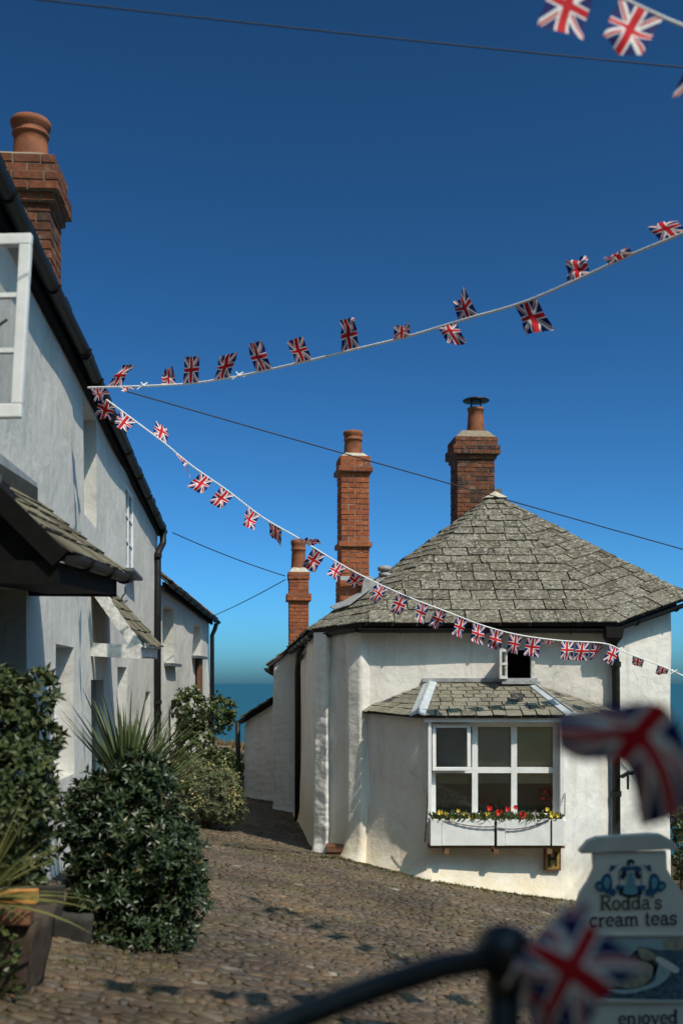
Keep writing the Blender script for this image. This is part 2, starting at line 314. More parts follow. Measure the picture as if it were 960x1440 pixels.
class MB:
    def __init__(s): s.v = []; s.f = []
    def add(s, vs, fs):
        b = len(s.v); s.v += [Vector(v) for v in vs]; s.f += [tuple(i + b for i in f) for f in fs]; return s
    def hexa(s, p):                 # 8 points: bottom ring 0-3, top ring 4-7
        return s.add(p, [(3, 2, 1, 0), (4, 5, 6, 7), (0, 1, 5, 4), (1, 2, 6, 5), (2, 3, 7, 6), (3, 0, 4, 7)])
    def box(s, lo, hi, rot=0, about=None):
        x0, y0, z0 = lo; x1, y1, z1 = hi
        p = [Vector(q) for q in ((x0, y0, z0), (x1, y0, z0), (x1, y1, z0), (x0, y1, z0), (x0, y0, z1), (x1, y0, z1), (x1, y1, z1), (x0, y1, z1))]
        if rot:
            a = Vector(about); m = Matrix.Rotation(rot, 3, 'Z'); p = [m @ (q - a) + a for q in p]
        return s.hexa(p)
    def beam(s, a, b, w, h, up=(0, 0, 1)):
        a, b = Vector(a), Vector(b); d = (b - a).normalized(); u = Vector(up)
        sx = d.cross(u)
        if sx.length < 1e-4: sx = d.cross(Vector((1, 0, 0)))
        sx.normalize(); uz = sx.cross(d).normalized()
        o = [sx * (-w / 2) + uz * (-h / 2), sx * (w / 2) + uz * (-h / 2), sx * (w / 2) + uz * (h / 2), sx * (-w / 2) + uz * (h / 2)]
        return s.hexa([a + q for q in o] + [b + q for q in o])
    def tube(s, pts, r, n=10, caps=True):
        pts = [Vector(p) for p in pts]; rings = []; prev = None
        rr = r if isinstance(r, (list, tuple)) else [r] * len(pts)
        b0 = len(s.v)
        for i, p in enumerate(pts):
            d = (pts[min(i + 1, len(pts) - 1)] - pts[max(i - 1, 0)]).normalized()
            if prev is None:
                prev = d.orthogonal().normalized()
            u = (prev - d * prev.dot(d)).normalized(); prev = u; w = d.cross(u)
            for k in range(n):
                a = 2 * math.pi * k / n; s.v.append(p + (u * math.cos(a) + w * math.sin(a)) * rr[i])
        for i in range(len(pts) - 1):
            for k in range(n):
                s.f.append((b0 + i * n + k, b0 + i * n + (k + 1) % n, b0 + (i + 1) * n + (k + 1) % n, b0 + (i + 1) * n + k))
        if caps:
            s.f.append(tuple(b0 + k for k in reversed(range(n)))); s.f.append(tuple(b0 + (len(pts) - 1) * n + k for k in range(n)))
        return s
    def lathe(s, c, prof, n=20):
        c = Vector(c); b0 = len(s.v)
        for r, z in prof:
            for k in range(n):
                a = 2 * math.pi * k / n; s.v.append(c + Vector((r * math.cos(a), r * math.sin(a), z)))
        for i in range(len(prof) - 1):
            for k in range(n):
                s.f.append((b0 + i * n + k, b0 + i * n + (k + 1) % n, b0 + (i + 1) * n + (k + 1) % n, b0 + (i + 1) * n + k))
        return s
    def prism(s, poly, off):
        n = len(poly); poly = [Vector(p) for p in poly]; off = Vector(off)
        return s.add(poly + [p + off for p in poly], [tuple(reversed(range(n))), tuple(range(n, 2 * n))] + [(i, (i + 1) % n, (i + 1) % n + n, i + n) for i in range(n)])
    def build(s, name, mat, parent=None, smooth=False):
        return mesh_obj(name, s.v, s.f, mat, parent, smooth)

def fix_normals(o):
    bm = bmesh.new(); bm.from_mesh(o.data); bmesh.ops.recalc_face_normals(bm, faces=bm.faces); bm.to_mesh(o.data); bm.free(); return o
def bevel(o, w=0.01, seg=2):
    m = o.modifiers.new('bevel', 'BEVEL'); m.width = w; m.segments = seg; m.limit_method = 'ANGLE'; return o
def clampf(v, a, b): return max(a, min(b, v))

def ground_z(x, y):
    z = -1.42 - 0.065 * clampf(y, -6, 31) - 0.15 * clampf(x, -4.2, 5.5)
    if y < -5: z += (-5 - y) * 0.62
    if y > 31: z -= (y - 31) * 0.9
    if x > 7: z -= (x - 7) * 0.6 * clampf((y + 2) / 6, 0, 1)
    if x < -9: z += (-9 - x) * 0.35 * clampf((24 - y) / 10, 0, 1)
    z += 0.05 * noise.noise(Vector((x * 0.45, y * 0.45, 3.1))) * clampf((y - 2) / 3, 0, 1)
    return max(z, -90)

# ------------------------------------------------------------------ ground, slope behind, sea
def build_ground():
    xs = [-60, -45, -32, -24, -18, -14, -11, -9, -7.5] + [-6 + 0.3 * i for i in range(44)] + [7.5, 8.5, 10, 13, 17, 24, 32, 45, 60]
    ys = [-70, -55, -42, -32, -24, -18, -13, -9, -7, -5, -3, -1] + [0.3 * i for i in range(0, 105)] + [32, 34, 38, 44, 52, 64, 80, 110, 140]
    v = [(x, y, ground_z(x, y)) for y in ys for x in xs]; n = len(xs)
    f = [(j * n + i, j * n + i + 1, (j + 1) * n + i + 1, (j + 1) * n + i) for j in range(len(ys) - 1) for i in range(n - 1)]
    o = mesh_obj('ground', v, f, 'ground', None, True); o['kind'] = 'structure'
    o.data.materials.append(M['hill'])
    for p in o.data.polygons:
        c = p.center
        if c.y < -4 or c.y > 30.5 or c.x > 7 or c.x < -8: p.material_index = 1
    return o
ground = build_ground()
v = []; f = []; ds = [-200, 60, 200, 500, 1000, 2500, 6000, 15000, 40000, 90000]
for d in ds:
    for k in range(9):
        t = (k - 4) / 4; v.append((t * (abs(d) * 1.4 + 500), d, -75))
for i in range(len(ds) - 1):
    for k in range(8): f.append((i * 9 + k, i * 9 + k + 1, (i + 1) * 9 + k + 1, (i + 1) * 9 + k))
sea = mesh_obj('sea', v, f, 'sea'); sea['kind'] = 'structure'

# cobbles: rows across the lane, hundreds of the nearest as single stones, the rest as one carpet
def stone_mesh(rx, ry, h, seed, dx=0.0):
    r = random.Random(seed); n = 8; vs = []
    for ring, (sc, z) in enumerate(((1.0, -0.02), (0.93, h * 0.55), (0.62, h * 0.95))):
        for k in range(n):
            a = 2 * math.pi * (k + 0.5) / n; q = 1 + (r.random() - 0.5) * 0.42
            ca, sa = math.cos(a), math.sin(a); e = 0.65
            vs.append((rx * sc * q * math.copysign(abs(ca) ** e, ca), ry * sc * q * math.copysign(abs(sa) ** e, sa), z + (r.random() - 0.5) * 0.006))
    vs.append((0, 0, h))
    fs = [(i * n + k, i * n + (k + 1) % n, (i + 1) * n + (k + 1) % n, (i + 1) * n + k) for i in range(2) for k in range(n)]
    fs += [(2 * n + k, 2 * n + (k + 1) % n, 3 * n) for k in range(n)]
    return vs, fs
def build_cobbles():
    r = random.Random(11); protos = [stone_mesh(1, 1, 1, 100 + k) for k in range(14)]
    meshes = []
    for k, (vs, fs) in enumerate(protos):
        me = bpy.data.meshes.new('cobblestone'); me.from_pydata(vs, [], fs); me.update(); me.materials.append(M['cobble'])
        me.polygons.foreach_set('use_smooth', [True] * len(me.polygons)); meshes.append(me)
    stones = []; y = 3.9; row = 0
    while y < 27:
        dy = 0.062 * (0.8 + 0.35 * r.random()) * (1 + 0.25 * clampf((y - 12) / 10, 0, 1)); x = -2.9 - 0.03 * y + r.random() * 0.1
        xmax = min(0.36 * y + 0.6, 4.6)
        while x < xmax:
            w = 0.045 + 0.105 * r.random() ** 1.8; w *= 1 + 0.2 * clampf((y - 12) / 10, 0, 1)
            cx, cy = x + w / 2, y + dy / 2 + 0.05 * math.sin(cx * 1.7) if False else y + dy / 2 + 0.07 * math.sin((x + w / 2) * 1.3 + y * 0.15) + (r.random() - 0.5) * 0.045
            cx = x + w / 2
            if abs(cx / cy) < 0.37: stones.append((cx, cy, w * 0.56, dy * 0.60, 0.008 + 0.016 * r.random() ** 1.5, (r.random() - 0.5) * 0.7, r.randrange(14)))
            x += w
        y += dy; row += 1
    def px(s):
        x, y = 480 + s[0] / s[1] * FPX, 960 - ground_z(s[0], s[1]) / s[1] * FPX
        ok = 75 < x < 800 and y < 1436 and not (60 < x < 290 and y < 1330) and not (x > 400 and y > 1450 - (x - 400) * 0.36)
        return ok
    order = sorted(stones, key=lambda s: -(s[2] * s[3] / s[1] ** 3) if px(s) else 1)
    single = order[:300]; rest = order[300:]
    for s in single:
        o = bpy.data.objects.new('cobblestone', meshes[s[6]]); C.objects.link(o); o.parent = ground
        o.location = (s[0], s[1], ground_z(s[0], s[1]) + 0.004); o.scale = (s[2], s[3], s[4])
        o.rotation_euler = (R(-3.7) + (r.random() - 0.5) * 0.12, R(8.5) + (r.random() - 0.5) * 0.12, s[5])
    V = []; F = []
    for s in rest:
        vs, fs = protos[s[6]]; b = len(V); ca, sa = math.cos(s[5]), math.sin(s[5]); gz = ground_z(s[0], s[1]) + 0.004
        tx, ty = (r.random() - 0.5) * 0.16 - 0.15, (r.random() - 0.5) * 0.16 - 0.065
        for q in vs:
            x, y, z = q[0] * s[2], q[1] * s[3], q[2] * s[4]; X, Y = x * ca - y * sa, x * sa + y * ca
            V.append((s[0] + X, s[1] + Y, gz + z + X * tx + Y * ty))
        F += [tuple(i + b for i in q) for q in fs]
    o = mesh_obj('cobbled_paving', V, F, 'cobble_i', ground, True); o['kind'] = 'stuff'
build_cobbles()

# ------------------------------------------------------------------ wall builder
def wall(name, parent, path, zb, zt, mat, openings=(), step=0.1, amp=0.012, fine=0.0, flare=0.0, depth=0.22, flare_h=0.4, seed=0.0, zlean=None):
    """masonry wall along path (outward side on the right when walking); openings (s0, s1, z0, z1[, depth])"""
    pts = [Vector((p[0], p[1])) for p in path]; L = [0.0]
    for a, b in zip(pts, pts[1:]): L.append(L[-1] + (b - a).length)
    def at(s):
        for i in range(len(pts) - 1):
            if s <= L[i + 1] + 1e-9 or i == len(pts) - 2:
                t = (s - L[i]) / (L[i + 1] - L[i]); return pts[i].lerp(pts[i + 1], t), i
    def nrm(i):
        d = (pts[i + 1] - pts[i]).normalized(); return Vector((d.y, -d.x))
    def normal(s):
        _, i = at(s)
        n = nrm(i)
        for k in range(1, len(pts) - 1):
            if abs(s - L[k]) < 1e-6: n = (nrm(k - 1) + nrm(k)); n = n / (n.length ** 2) * 2
        return n
    def breaks(lo, hi, st, marks):
        m = sorted(set([lo, hi] + [round(q, 5) for q in marks if lo < q < hi])); out = []
        for a, b in zip(m, m[1:]):
            n = max(1, round((b - a) / st)); out += [a + (b - a) * k / n for k in range(n)]
        return out + [m[-1]]
    S = breaks(0.0, L[-1], step, L + [q for o in openings for q in o[:2]])
    zbs = [zb(*at(s)[0]) if callable(zb) else zb for s in S]; zts = [zt(*at(s)[0]) if callable(zt) else zt for s in S]
    Z = breaks(min(zbs), max(zts), step, [q for o in openings for q in o[2:4]])
    def skip(i, j):
        sm, zm = (S[i] + S[i + 1]) / 2, (Z[j] + Z[j + 1]) / 2
        for o in openings:
            if o[0] < sm < o[1] and o[2] < zm < o[3]: return o
        return None
    V = []; idx = {}; F = []
    def pos(i, j):
        z = clampf(Z[j], zbs[i], zts[i]); p, _ = at(S[i]); n = normal(S[i])
        q = Vector((p.x, p.y, z)); d = amp * noise.noise(Vector((q.x * 0.9 + seed, q.y * 0.9, q.z * 0.9))) * 2
        if fine: d += fine * (noise.noise(q * 5.5) + 0.6 * noise.noise(q * 11))
        h = z - zbs[i]
        if flare and h < flare_h: d += flare * (1 - h / flare_h) ** 2.2
        if zlean: d += zlean * (z - zbs[i])
        return Vector((q.x + n.x * d, q.y + n.y * d, z))
    def vid(i, j):
        if (i, j) not in idx: idx[i, j] = len(V); V.append(pos(i, j))
        return idx[i, j]
    ni, nj = len(S) - 1, len(Z) - 1; smooth = []
    for i in range(ni):
        for j in range(nj):
            if Z[j + 1] <= min(zbs[i], zbs[i + 1]) or Z[j] >= max(zts[i], zts[i + 1]): continue
            o = skip(i, j)
            if o is None:
                F.append((vid(i, j), vid(i + 1, j), vid(i + 1, j + 1), vid(i, j + 1))); smooth.append(True)
            else:
                dp = o[4] if len(o) > 4 else depth
                for (a, b, di, dj) in (((i, j), (i, j + 1), -1, 0), ((i + 1, j + 1), (i + 1, j), 1, 0), ((i + 1, j), (i, j), 0, -1), ((i, j + 1), (i + 1, j + 1), 0, 1)):
                    ii, jj = i + di, j + dj
                    if 0 <= ii < ni and 0 <= jj < nj and skip(ii, jj) is None:
                        pa, pb = pos(*a), pos(*b)
                        na, nb = normal(S[a[0]]), normal(S[b[0]])
                        pa2 = pa - Vector((na.x, na.y, 0)) * dp; pb2 = pb - Vector((nb.x, nb.y, 0)) * dp
                        k = len(V); V.extend([pa, pb, pb2, pa2]); F.append((k, k + 1, k + 2, k + 3)); smooth.append(False)
    o = mesh_obj(name, V, F, mat, parent); o.data.polygons.foreach_set('use_smooth', smooth)
    o['_'] = 0; del o['_']
    def frame(s, z, out=0.0):
        p, _ = at(s); n = normal(s); return Vector((p.x + n.x * out, p.y + n.y * out, z))
    return o, frame

def sash(name, parent, frame, s0, s1, z0, z1, inset, cols, rows, fw=0.05, bar=0.025, th=0.05, mat='white', glass='glass', room=0.5, roommat='room'):
    """glazed window set in an opening, with its own panes and bars"""
    a, b = frame(s0, z0, -inset), frame(s1, z0, -inset); u = (b - a).normalized(); n = Vector((u.y, -u.x, 0)); w = (b - a).length; h = z1 - z0
    def pt(x, z, o=0.0): return a + u * x + Vector((0, 0, z)) + n * o
    def bx(mb, x0, x1, q0, q1, o0, o1):
        mb.hexa([pt(x0, q0, o1), pt(x1, q0, o1), pt(x1, q0, o0), pt(x0, q0, o0), pt(x0, q1, o1), pt(x1, q1, o1), pt(x1, q1, o0), pt(x0, q1, o0)])
    fr = MB(); bx(fr, 0, w, 0, fw, -th, 0); bx(fr, 0, w, h - fw, h, -th, 0); bx(fr, 0, fw, fw, h - fw, -th, 0); bx(fr, w - fw, w, fw, h - fw, -th, 0)
    win = bevel(fr.build(name, mat, parent), 0.006)
    iw, ih = w - 2 * fw, h - 2 * fw
    for k in range(1, cols): bars = MB(); x = fw + iw * k / cols; bx(bars, x - bar / 2, x + bar / 2, fw, h - fw, -th * 0.8, -0.004); bars.build('glazing_bar', mat, win)
    for k in range(1, rows):
        z = fw + ih * k / rows
        for c in range(cols):
            xa = fw + iw * c / cols + (bar / 2 if c else 0); xb = fw + iw * (c + 1) / cols - (bar / 2 if c < cols - 1 else 0)
            bars = MB(); bx(bars, xa, xb, z - bar / 2, z + bar / 2, -th * 0.78, -0.006); bars.build('glazing_bar', mat, win)
    for c in range(cols):
        for q in range(rows):
            g = MB(); x0, x1 = fw + iw * c / cols, fw + iw * (c + 1) / cols; q0, q1 = fw + ih * q / rows, fw + ih * (q + 1) / rows
            bx(g, x0 + 0.002, x1 - 0.002, q0 + 0.002, q1 - 0.002, -th * 0.55, -th * 0.45); g.build('pane', glass, win)
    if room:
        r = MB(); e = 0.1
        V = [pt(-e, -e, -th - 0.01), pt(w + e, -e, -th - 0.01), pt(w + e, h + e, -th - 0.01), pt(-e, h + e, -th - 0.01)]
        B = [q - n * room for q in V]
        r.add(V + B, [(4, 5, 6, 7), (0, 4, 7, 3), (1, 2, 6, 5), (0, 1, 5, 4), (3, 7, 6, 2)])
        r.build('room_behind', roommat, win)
    return win

# ------------------------------------------------------------------ roofs of slates
def clip(poly, a, b, c):            # keep a*x+b*y<=c
    out = []
    for i in range(len(poly)):
        p, q = poly[i], poly[(i + 1) % len(poly)]; dp, dq = a * p[0] + b * p[1] - c, a * q[0] + b * q[1] - c
        if dp <= 0: out.append(p)
        if dp * dq < 0: t = dp / (dp - dq); out.append((p[0] + (q[0] - p[0]) * t, p[1] + (q[1] - p[1]) * t))
    return out
def slates(parent, corners, courses, width, mat, thick=0.018, lap=0.05, jitter=0.25, seed=1, over=0.03, single=True, lift=0.0, drop=0.0, pname='slate'):
    """corners[0]->corners[1] is the eave; polygon convex, counter-clockwise seen from outside; courses: exposures up the slope"""
    r = random.Random(seed); o = Vector(corners[0]); U = (Vector(corners[1]) - o).normalized()
    nn = None
    for k in range(2, len(corners)):
        c = U.cross(Vector(corners[k]) - o)
        if c.length > 1e-6: nn = c.normalized(); break
    W = nn.cross(U).normalized()
    poly = [((Vector(c) - o).dot(U), (Vector(c) - o).dot(W)) for c in corners]
    area = sum(poly[i][0] * poly[(i + 1) % len(poly)][1] - poly[(i + 1) % len(poly)][0] * poly[i][1] for i in range(len(poly)))
    sg = 1 if area > 0 else -1
    umin, umax = min(p[0] for p in poly) - 0.1, max(p[0] for p in poly) + 0.1; v0 = 0.0; n = 0; mass = MB()
    vmax = max(p[1] for p in poly)
    for ci, ex in enumerate(courses):
        if v0 > vmax: break
        wid = width(ci) if callable(width) else width
        u = umin - r.random() * wid
        while u < umax:
            w = wid * (1 + (r.random() - 0.5) * 2 * jitter); gap = 0.004 + 0.006 * r.random()
            dv = (r.random() - 0.5) * 0.018 - (over if ci == 0 else 0); top = min(v0 + ex + lap, vmax + 0.02)
            q = [(u + gap, v0 + dv), (u + w * 0.5, v0 + dv - 0.006 * r.random()), (u + w - gap, v0 + dv + (r.random() - 0.5) * 0.01), (u + w - gap, top), (u + gap, top)]
            u += w
            for i in range(len(poly)):
                if i == 0: continue
                a, b = poly[i], poly[(i + 1) % len(poly)]; ex_, ey_ = (b[0] - a[0]) * sg, (b[1] - a[1]) * sg
                q = clip(q, ey_, -ex_, ey_ * a[0] - ex_ * a[1])
                if len(q) < 3: break
            if len(q) < 3: continue
            ar = abs(sum(q[i][0] * q[(i + 1) % len(q)][1] - q[(i + 1) % len(q)][0] * q[i][1] for i in range(len(q)))) / 2
            if ar < 0.0025: continue
            th = thick * (0.8 + 0.5 * r.random()); tl = (r.random() - 0.5) * 0.008
            def w3(p, extra):
                hgt = lift + 0.004 + th * 1.25 * (1 - (p[1] - v0) / (ex + lap)) + tl * (p[0] - u) / wid
                return o + U * p[0] + W * p[1] + nn * (hgt + extra)
            bot = [w3(p, 0) for p in q]; topv = [w3(p, th) for p in q]; m = len(q)
            fs = [tuple(reversed(range(m))), tuple(range(m, 2 * m))] + [(i, (i + 1) % m, (i + 1) % m + m, i + m) for i in range(m)]
            if single:
                mesh_obj(pname, bot + topv, fs, mat, parent)
            else: mass.add(bot + topv, fs)
            n += 1
        v0 += ex
    if not single and mass.v:
        x = mass.build('slate_courses', mat, parent); x['kind'] = 'stuff'
    return n

# ------------------------------------------------------------------ chimneys of bricks
def brick_mesh(mat):
    bm = bmesh.new(); bmesh.ops.create_cube(bm, size=1.0); bmesh.ops.bevel(bm, geom=bm.edges[:], offset=0.035, segments=1, affect='EDGES')
    me = bpy.data.meshes.new('brick'); bm.to_mesh(me); bm.free(); me.materials.append(M[mat]); return me
BRK = {k: brick_mesh(k) for k in ('brick', 'oldbrick')}
def chimney(parent, c, rot, w, d, z0, z1, bands=(), mat='brick', mortar='mortar', course=0.075, show=('front', 'left'), seed=3, capz=0.05, pot=None, rough=0.004):
    """brick stack: bands = (z_from, z_to, outset); centre c=(x, y) of plan"""
    r = random.Random(seed); c = Vector((c[0], c[1], 0)); m = Matrix.Rotation(rot, 3, 'Z')
    n = round((z1 - z0) / course); course = (z1 - z0) / n; core = MB(); outs = []
    for k in range(n):
        zc = z0 + (k + 0.5) * course; o = 0.0
        for a, b, q in bands:
            if a <= zc <= b: o = q
        outs.append(o)
    for k in range(n):
        hw, hd = w / 2 + outs[k] - 0.009, d / 2 + outs[k] - 0.009
        za, zb_ = z0 + k * course, z0 + (k + 1) * course
        core.hexa([c + m @ Vector(p) for p in ((-hw, -hd, za), (hw, -hd, za), (hw, hd, za), (-hw, hd, za), (-hw, -hd, zb_), (hw, -hd, zb_), (hw, hd, zb_), (-hw, hd, zb_))])
    st = core.build('chimney', mortar, parent); J = 0.011; bl = 0.225; mass = MB(); unit = BRK[mat]
    uv = [v.co.copy() for v in unit.vertices]; uf = [tuple(p.vertices) for p in unit.polygons]
    for k in range(n):
        W, D = w + 2 * outs[k], d + 2 * outs[k]; zc = z0 + (k + 0.5) * course
        for face in ('front', 'back', 'left', 'right'):
            run = W if face in ('front', 'back') else D
            own = (k % 2 == 0) == (face in ('front', 'back'))      # which faces carry the corner bricks
            lo, hi = (-run / 2, run / 2) if own else (-run / 2 + 0.1025 + J, run / 2 - 0.1025 - J)
            nb = max(1, round((hi - lo + J) / bl)); cuts = [lo + (hi - lo + J) * q / nb for q in range(nb + 1)]
            for q in range(nb):
                a, b = cuts[q], cuts[q + 1] - J; ln = b - a; mid = (a + b) / 2; dep = 0.1025; jit = (r.random() - 0.5) * 2 * rough
                if face == 'front': p = Vector((mid, -D / 2 + dep / 2 + jit, zc)); sc = (ln, dep, course - J)
                elif face == 'back': p = Vector((mid, D / 2 - dep / 2 + jit, zc)); sc = (ln, dep, course - J)
                elif face == 'left': p = Vector((-W / 2 + dep / 2 + jit, mid, zc)); sc = (dep, ln, course - J)
                else: p = Vector((W / 2 - dep / 2 + jit, mid, zc)); sc = (dep, ln, course - J)
                if face in show:
                    o = bpy.data.objects.new('brick', unit); C.objects.link(o); o.parent = st
                    o.location = c + m @ p; o.scale = sc; o.rotation_euler = ((r.random() - 0.5) * 0.02, (r.random() - 0.5) * 0.015, rot + (r.random() - 0.5) * 0.02)
                else:
                    mass.add([c + m @ (p + Vector((u.x * sc[0], u.y * sc[1], u.z * sc[2]))) for u in uv], uf)
    if mass.v:
        o = mass.build('brickwork', mat + '_i', st); o['kind'] = 'stuff'
    fl = MB(); hw, hd = w / 2 + outs[-1] - 0.005, d / 2 + outs[-1] - 0.005; t = 0.62
    ring = lambda s, z: [c + m @ Vector(p) for p in ((-hw * s, -hd * s, z), (hw * s, -hd * s, z), (hw * s, hd * s, z), (-hw * s, hd * s, z))]
    fl.hexa(ring(0.98, z1 - 0.01) + ring(t, z1 + capz)); bevel(fl.build('flaunching', 'flaunch' if mat == 'brick' else 'flaunch_dk', st), 0.015)
    if pot:
        prof, pm = pot[0], pot[1]; px_, py_ = (pot[2] if len(pot) > 2 else (0, 0)); q = c + m @ Vector((px_, py_, 0))
        MB().lathe((q.x, q.y, z1 + capz - 0.03), prof, 28).build('chimney_pot', pm, st, True)
    return st
def pot_profile(r, h, lip=1.25, collar=True):
    return [(r * 1.12, 0), (r * 1.04, h * 0.1), (r, h * 0.45), (r * 0.96, h * 0.62), (r * 1.08, h * 0.64), (r * 1.10, h * 0.68), (r * 0.99, h * 0.71), (r * 1.02, h * 0.80), (r * lip, h * 0.86), (r * lip * 1.02, h * 0.94), (r * lip * 0.93, h), (r * 0.78, h), (r * 0.75, h * 0.6), (0.001, h * 0.55)]

def gutter(parent, pts, r=0.055, mat='black', name='gutter', brackets=0.9):
    """half-round gutter: open channel along pts with end stops and brackets"""
    pts = [Vector(p) for p in pts]; mb = MB(); n = 8; b0 = 0; prevlen = 0
    for ring_r in (r, r * 0.82):
        for i, p in enumerate(pts):
            d = (pts[min(i + 1, len(pts) - 1)] - pts[max(i - 1, 0)]); d.z = 0; d.normalize(); s = Vector((d.y, -d.x, 0))
            for k in range(n + 1):
                a = math.pi * k / n; mb.v.append(p + s * (ring_r * math.cos(a)) + Vector((0, 0, -ring_r * math.sin(a))))
    m = len(pts); N1 = n + 1
    for i in range(m - 1):
        for k in range(n):
            a = i * N1 + k; mb.f.append((a, a + 1, a + N1 + 1, a + N1)); b = m * N1 + i * N1 + k; mb.f.append((b, b + N1, b + N1 + 1, b + 1))
        for k in (0, n):
            mb.f.append((i * N1 + k, (i + 1) * N1 + k, m * N1 + (i + 1) * N1 + k, m * N1 + i * N1 + k))
    for i in (0, m - 1): mb.f.append(tuple(i * N1 + k for k in range(N1)))
    g = mb.build(name, mat, parent, False); fix_normals(g)
    if brackets:
        tot = 0; nxt = brackets * 0.5
        for a, b in zip(pts, pts[1:]):
            L = (b - a).length; d = (b - a).normalized(); s = Vector((d.y, -d.x, 0)).normalized()
            while nxt < tot + L:
                p = a + d * (nxt - tot); k = MB()
                arc = [p + s * ((r + 0.008) * math.cos(t)) + Vector((0, 0, -(r + 0.008) * math.sin(t))) for t in [math.pi * q / 6 for q in range(7)]]
                k.tube(arc + [arc[-1] - s * 0.09 + Vector((0, 0, 0.0))], 0.010, 6); k.build('gutter_bracket', mat, g); nxt += brackets
            tot += L
    return g
def pipe(parent, pts, r, mat='black', name='downpipe', collars=()):
    o = MB().tube(pts, r, 14).build(name, mat, parent, True)
    for p in collars: MB().tube([Vector(p) - Vector((0, 0, 0.035)), Vector(p) + Vector((0, 0, 0.035))], r * 1.28, 14).build('pipe_collar', mat, o)
    return o
exec_later = []

# ================================================================== LEFT: long rendered house beside the lane
YA = 9.9
def wx(y): return -2.2 - 0.082 * (y - 6.24) if y < YA else -2.5 - 0.094 * (y - YA)
def ls(y): return (y - 3.0) * 1.00336 if y < YA else 6.923 + (y - YA) * 1.0044
EAVE = 2.87
def ev(y): return EAVE + 0.018 * (20 - y)
lh = thing('white_house', (-3.2, 10, ground_z(-3.2, 10)), 'long grey-white rendered house with black gutter along the left of the lane', 'house')
ops = [(ls(4.4), ls(5.4), 1.35, 2.35, 0.12), (ls(6.75), ls(7.95), -1.75, 0.69, 0.22), (ls(9.05), ls(10.0), -0.85, 0.33, 0.20), (ls(10.65), ls(11.65), 1.68, 2.86, 0.20),
       (ls(11.2), ls(12.2), -2.0, 0.03, 0.10), (ls(14.4), ls(15.55), 1.55, 2.72, 0.06), (ls(13.7), ls(14.7), -0.9, 0.21, 0.18), (ls(17.6), ls(18.4), -1.1, -0.15, 0.16)]
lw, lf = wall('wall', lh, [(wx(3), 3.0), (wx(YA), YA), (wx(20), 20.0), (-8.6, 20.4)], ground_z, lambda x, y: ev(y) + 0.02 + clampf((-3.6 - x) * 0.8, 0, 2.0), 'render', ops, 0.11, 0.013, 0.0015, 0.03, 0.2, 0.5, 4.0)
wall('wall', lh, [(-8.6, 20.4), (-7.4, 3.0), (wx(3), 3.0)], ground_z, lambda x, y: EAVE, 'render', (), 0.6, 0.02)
sash('window', lh, lf, ls(10.65), ls(11.65), 1.68, 2.86, 0.16, 2, 2)
sash('window', lh, lf, ls(14.4), ls(15.55), 1.55, 2.72, 0.0, 2, 3, 0.06, 0.03, 0.05)
sash('window', lh, lf, ls(9.05), ls(10.0), -0.85, 0.33, 0.16, 2, 2)
sash('window', lh, lf, ls(13.7), ls(14.7), -0.9, 0.21, 0.15, 2, 2)
sash('window', lh, lf, ls(17.6), ls(18.4), -1.1, -0.15, 0.13, 2, 2)
for (y0, y1, z) in ((14.3, 15.65, 1.55), (13.6, 14.8, -0.9)):
    a, b = lf(ls(y0), z - 0.03, 0.05), lf(ls(y1), z - 0.03, 0.05); bevel(MB().beam(a, b, 0.16, 0.05).build('window_sill', 'slatesill', lh), 0.008)
# doors
def door(y0, y1, z1, inset, mat, knob=True):
    a, b = lf(ls(y0), 0, -inset), lf(ls(y1), 0, -inset); zb = ground_z(a.x, (y0 + y1) / 2) - 0.05
    n = Vector(((b - a).y, -(b - a).x, 0)).normalized(); u = (b - a).normalized(); w = (b - a).length; mb = MB()
    npl = 5
    for k in range(npl):
        p, q = a + u * (w * k / npl + 0.004), a + u * (w * (k + 1) / npl - 0.004)
        mb.hexa([Vector((c.x, c.y, z)) + n * o for z in (zb, z1) for c, o in ((p, 0), (q, 0), (q, -0.04), (p, -0.04))])
    d = mb.build('door', mat, lh)
    MB().beam(Vector((a.x, a.y, zb)) - n * 0.06, Vector((a.x, a.y, z1)) - n * 0.06, 0.02, 0.02)
    bk = MB().hexa([Vector((c.x, c.y, z)) + n * o for z in (zb, z1) for c, o in ((a, -0.05), (b, -0.05), (b, -0.09), (a, -0.09))]); bk.build('door_back', mat, d)
    h = a + u * 0.12; MB().tube([Vector((h.x, h.y, zb + 1.0)) + n * 0.0, Vector((h.x, h.y, zb + 1.0)) + n * 0.07], 0.022, 10).build('handle', 'iron', d)
door(6.75, 7.95, 0.69, 0.2, 'doordark'); door(11.2, 12.2, 0.03, 0.09, 'doorgrey')
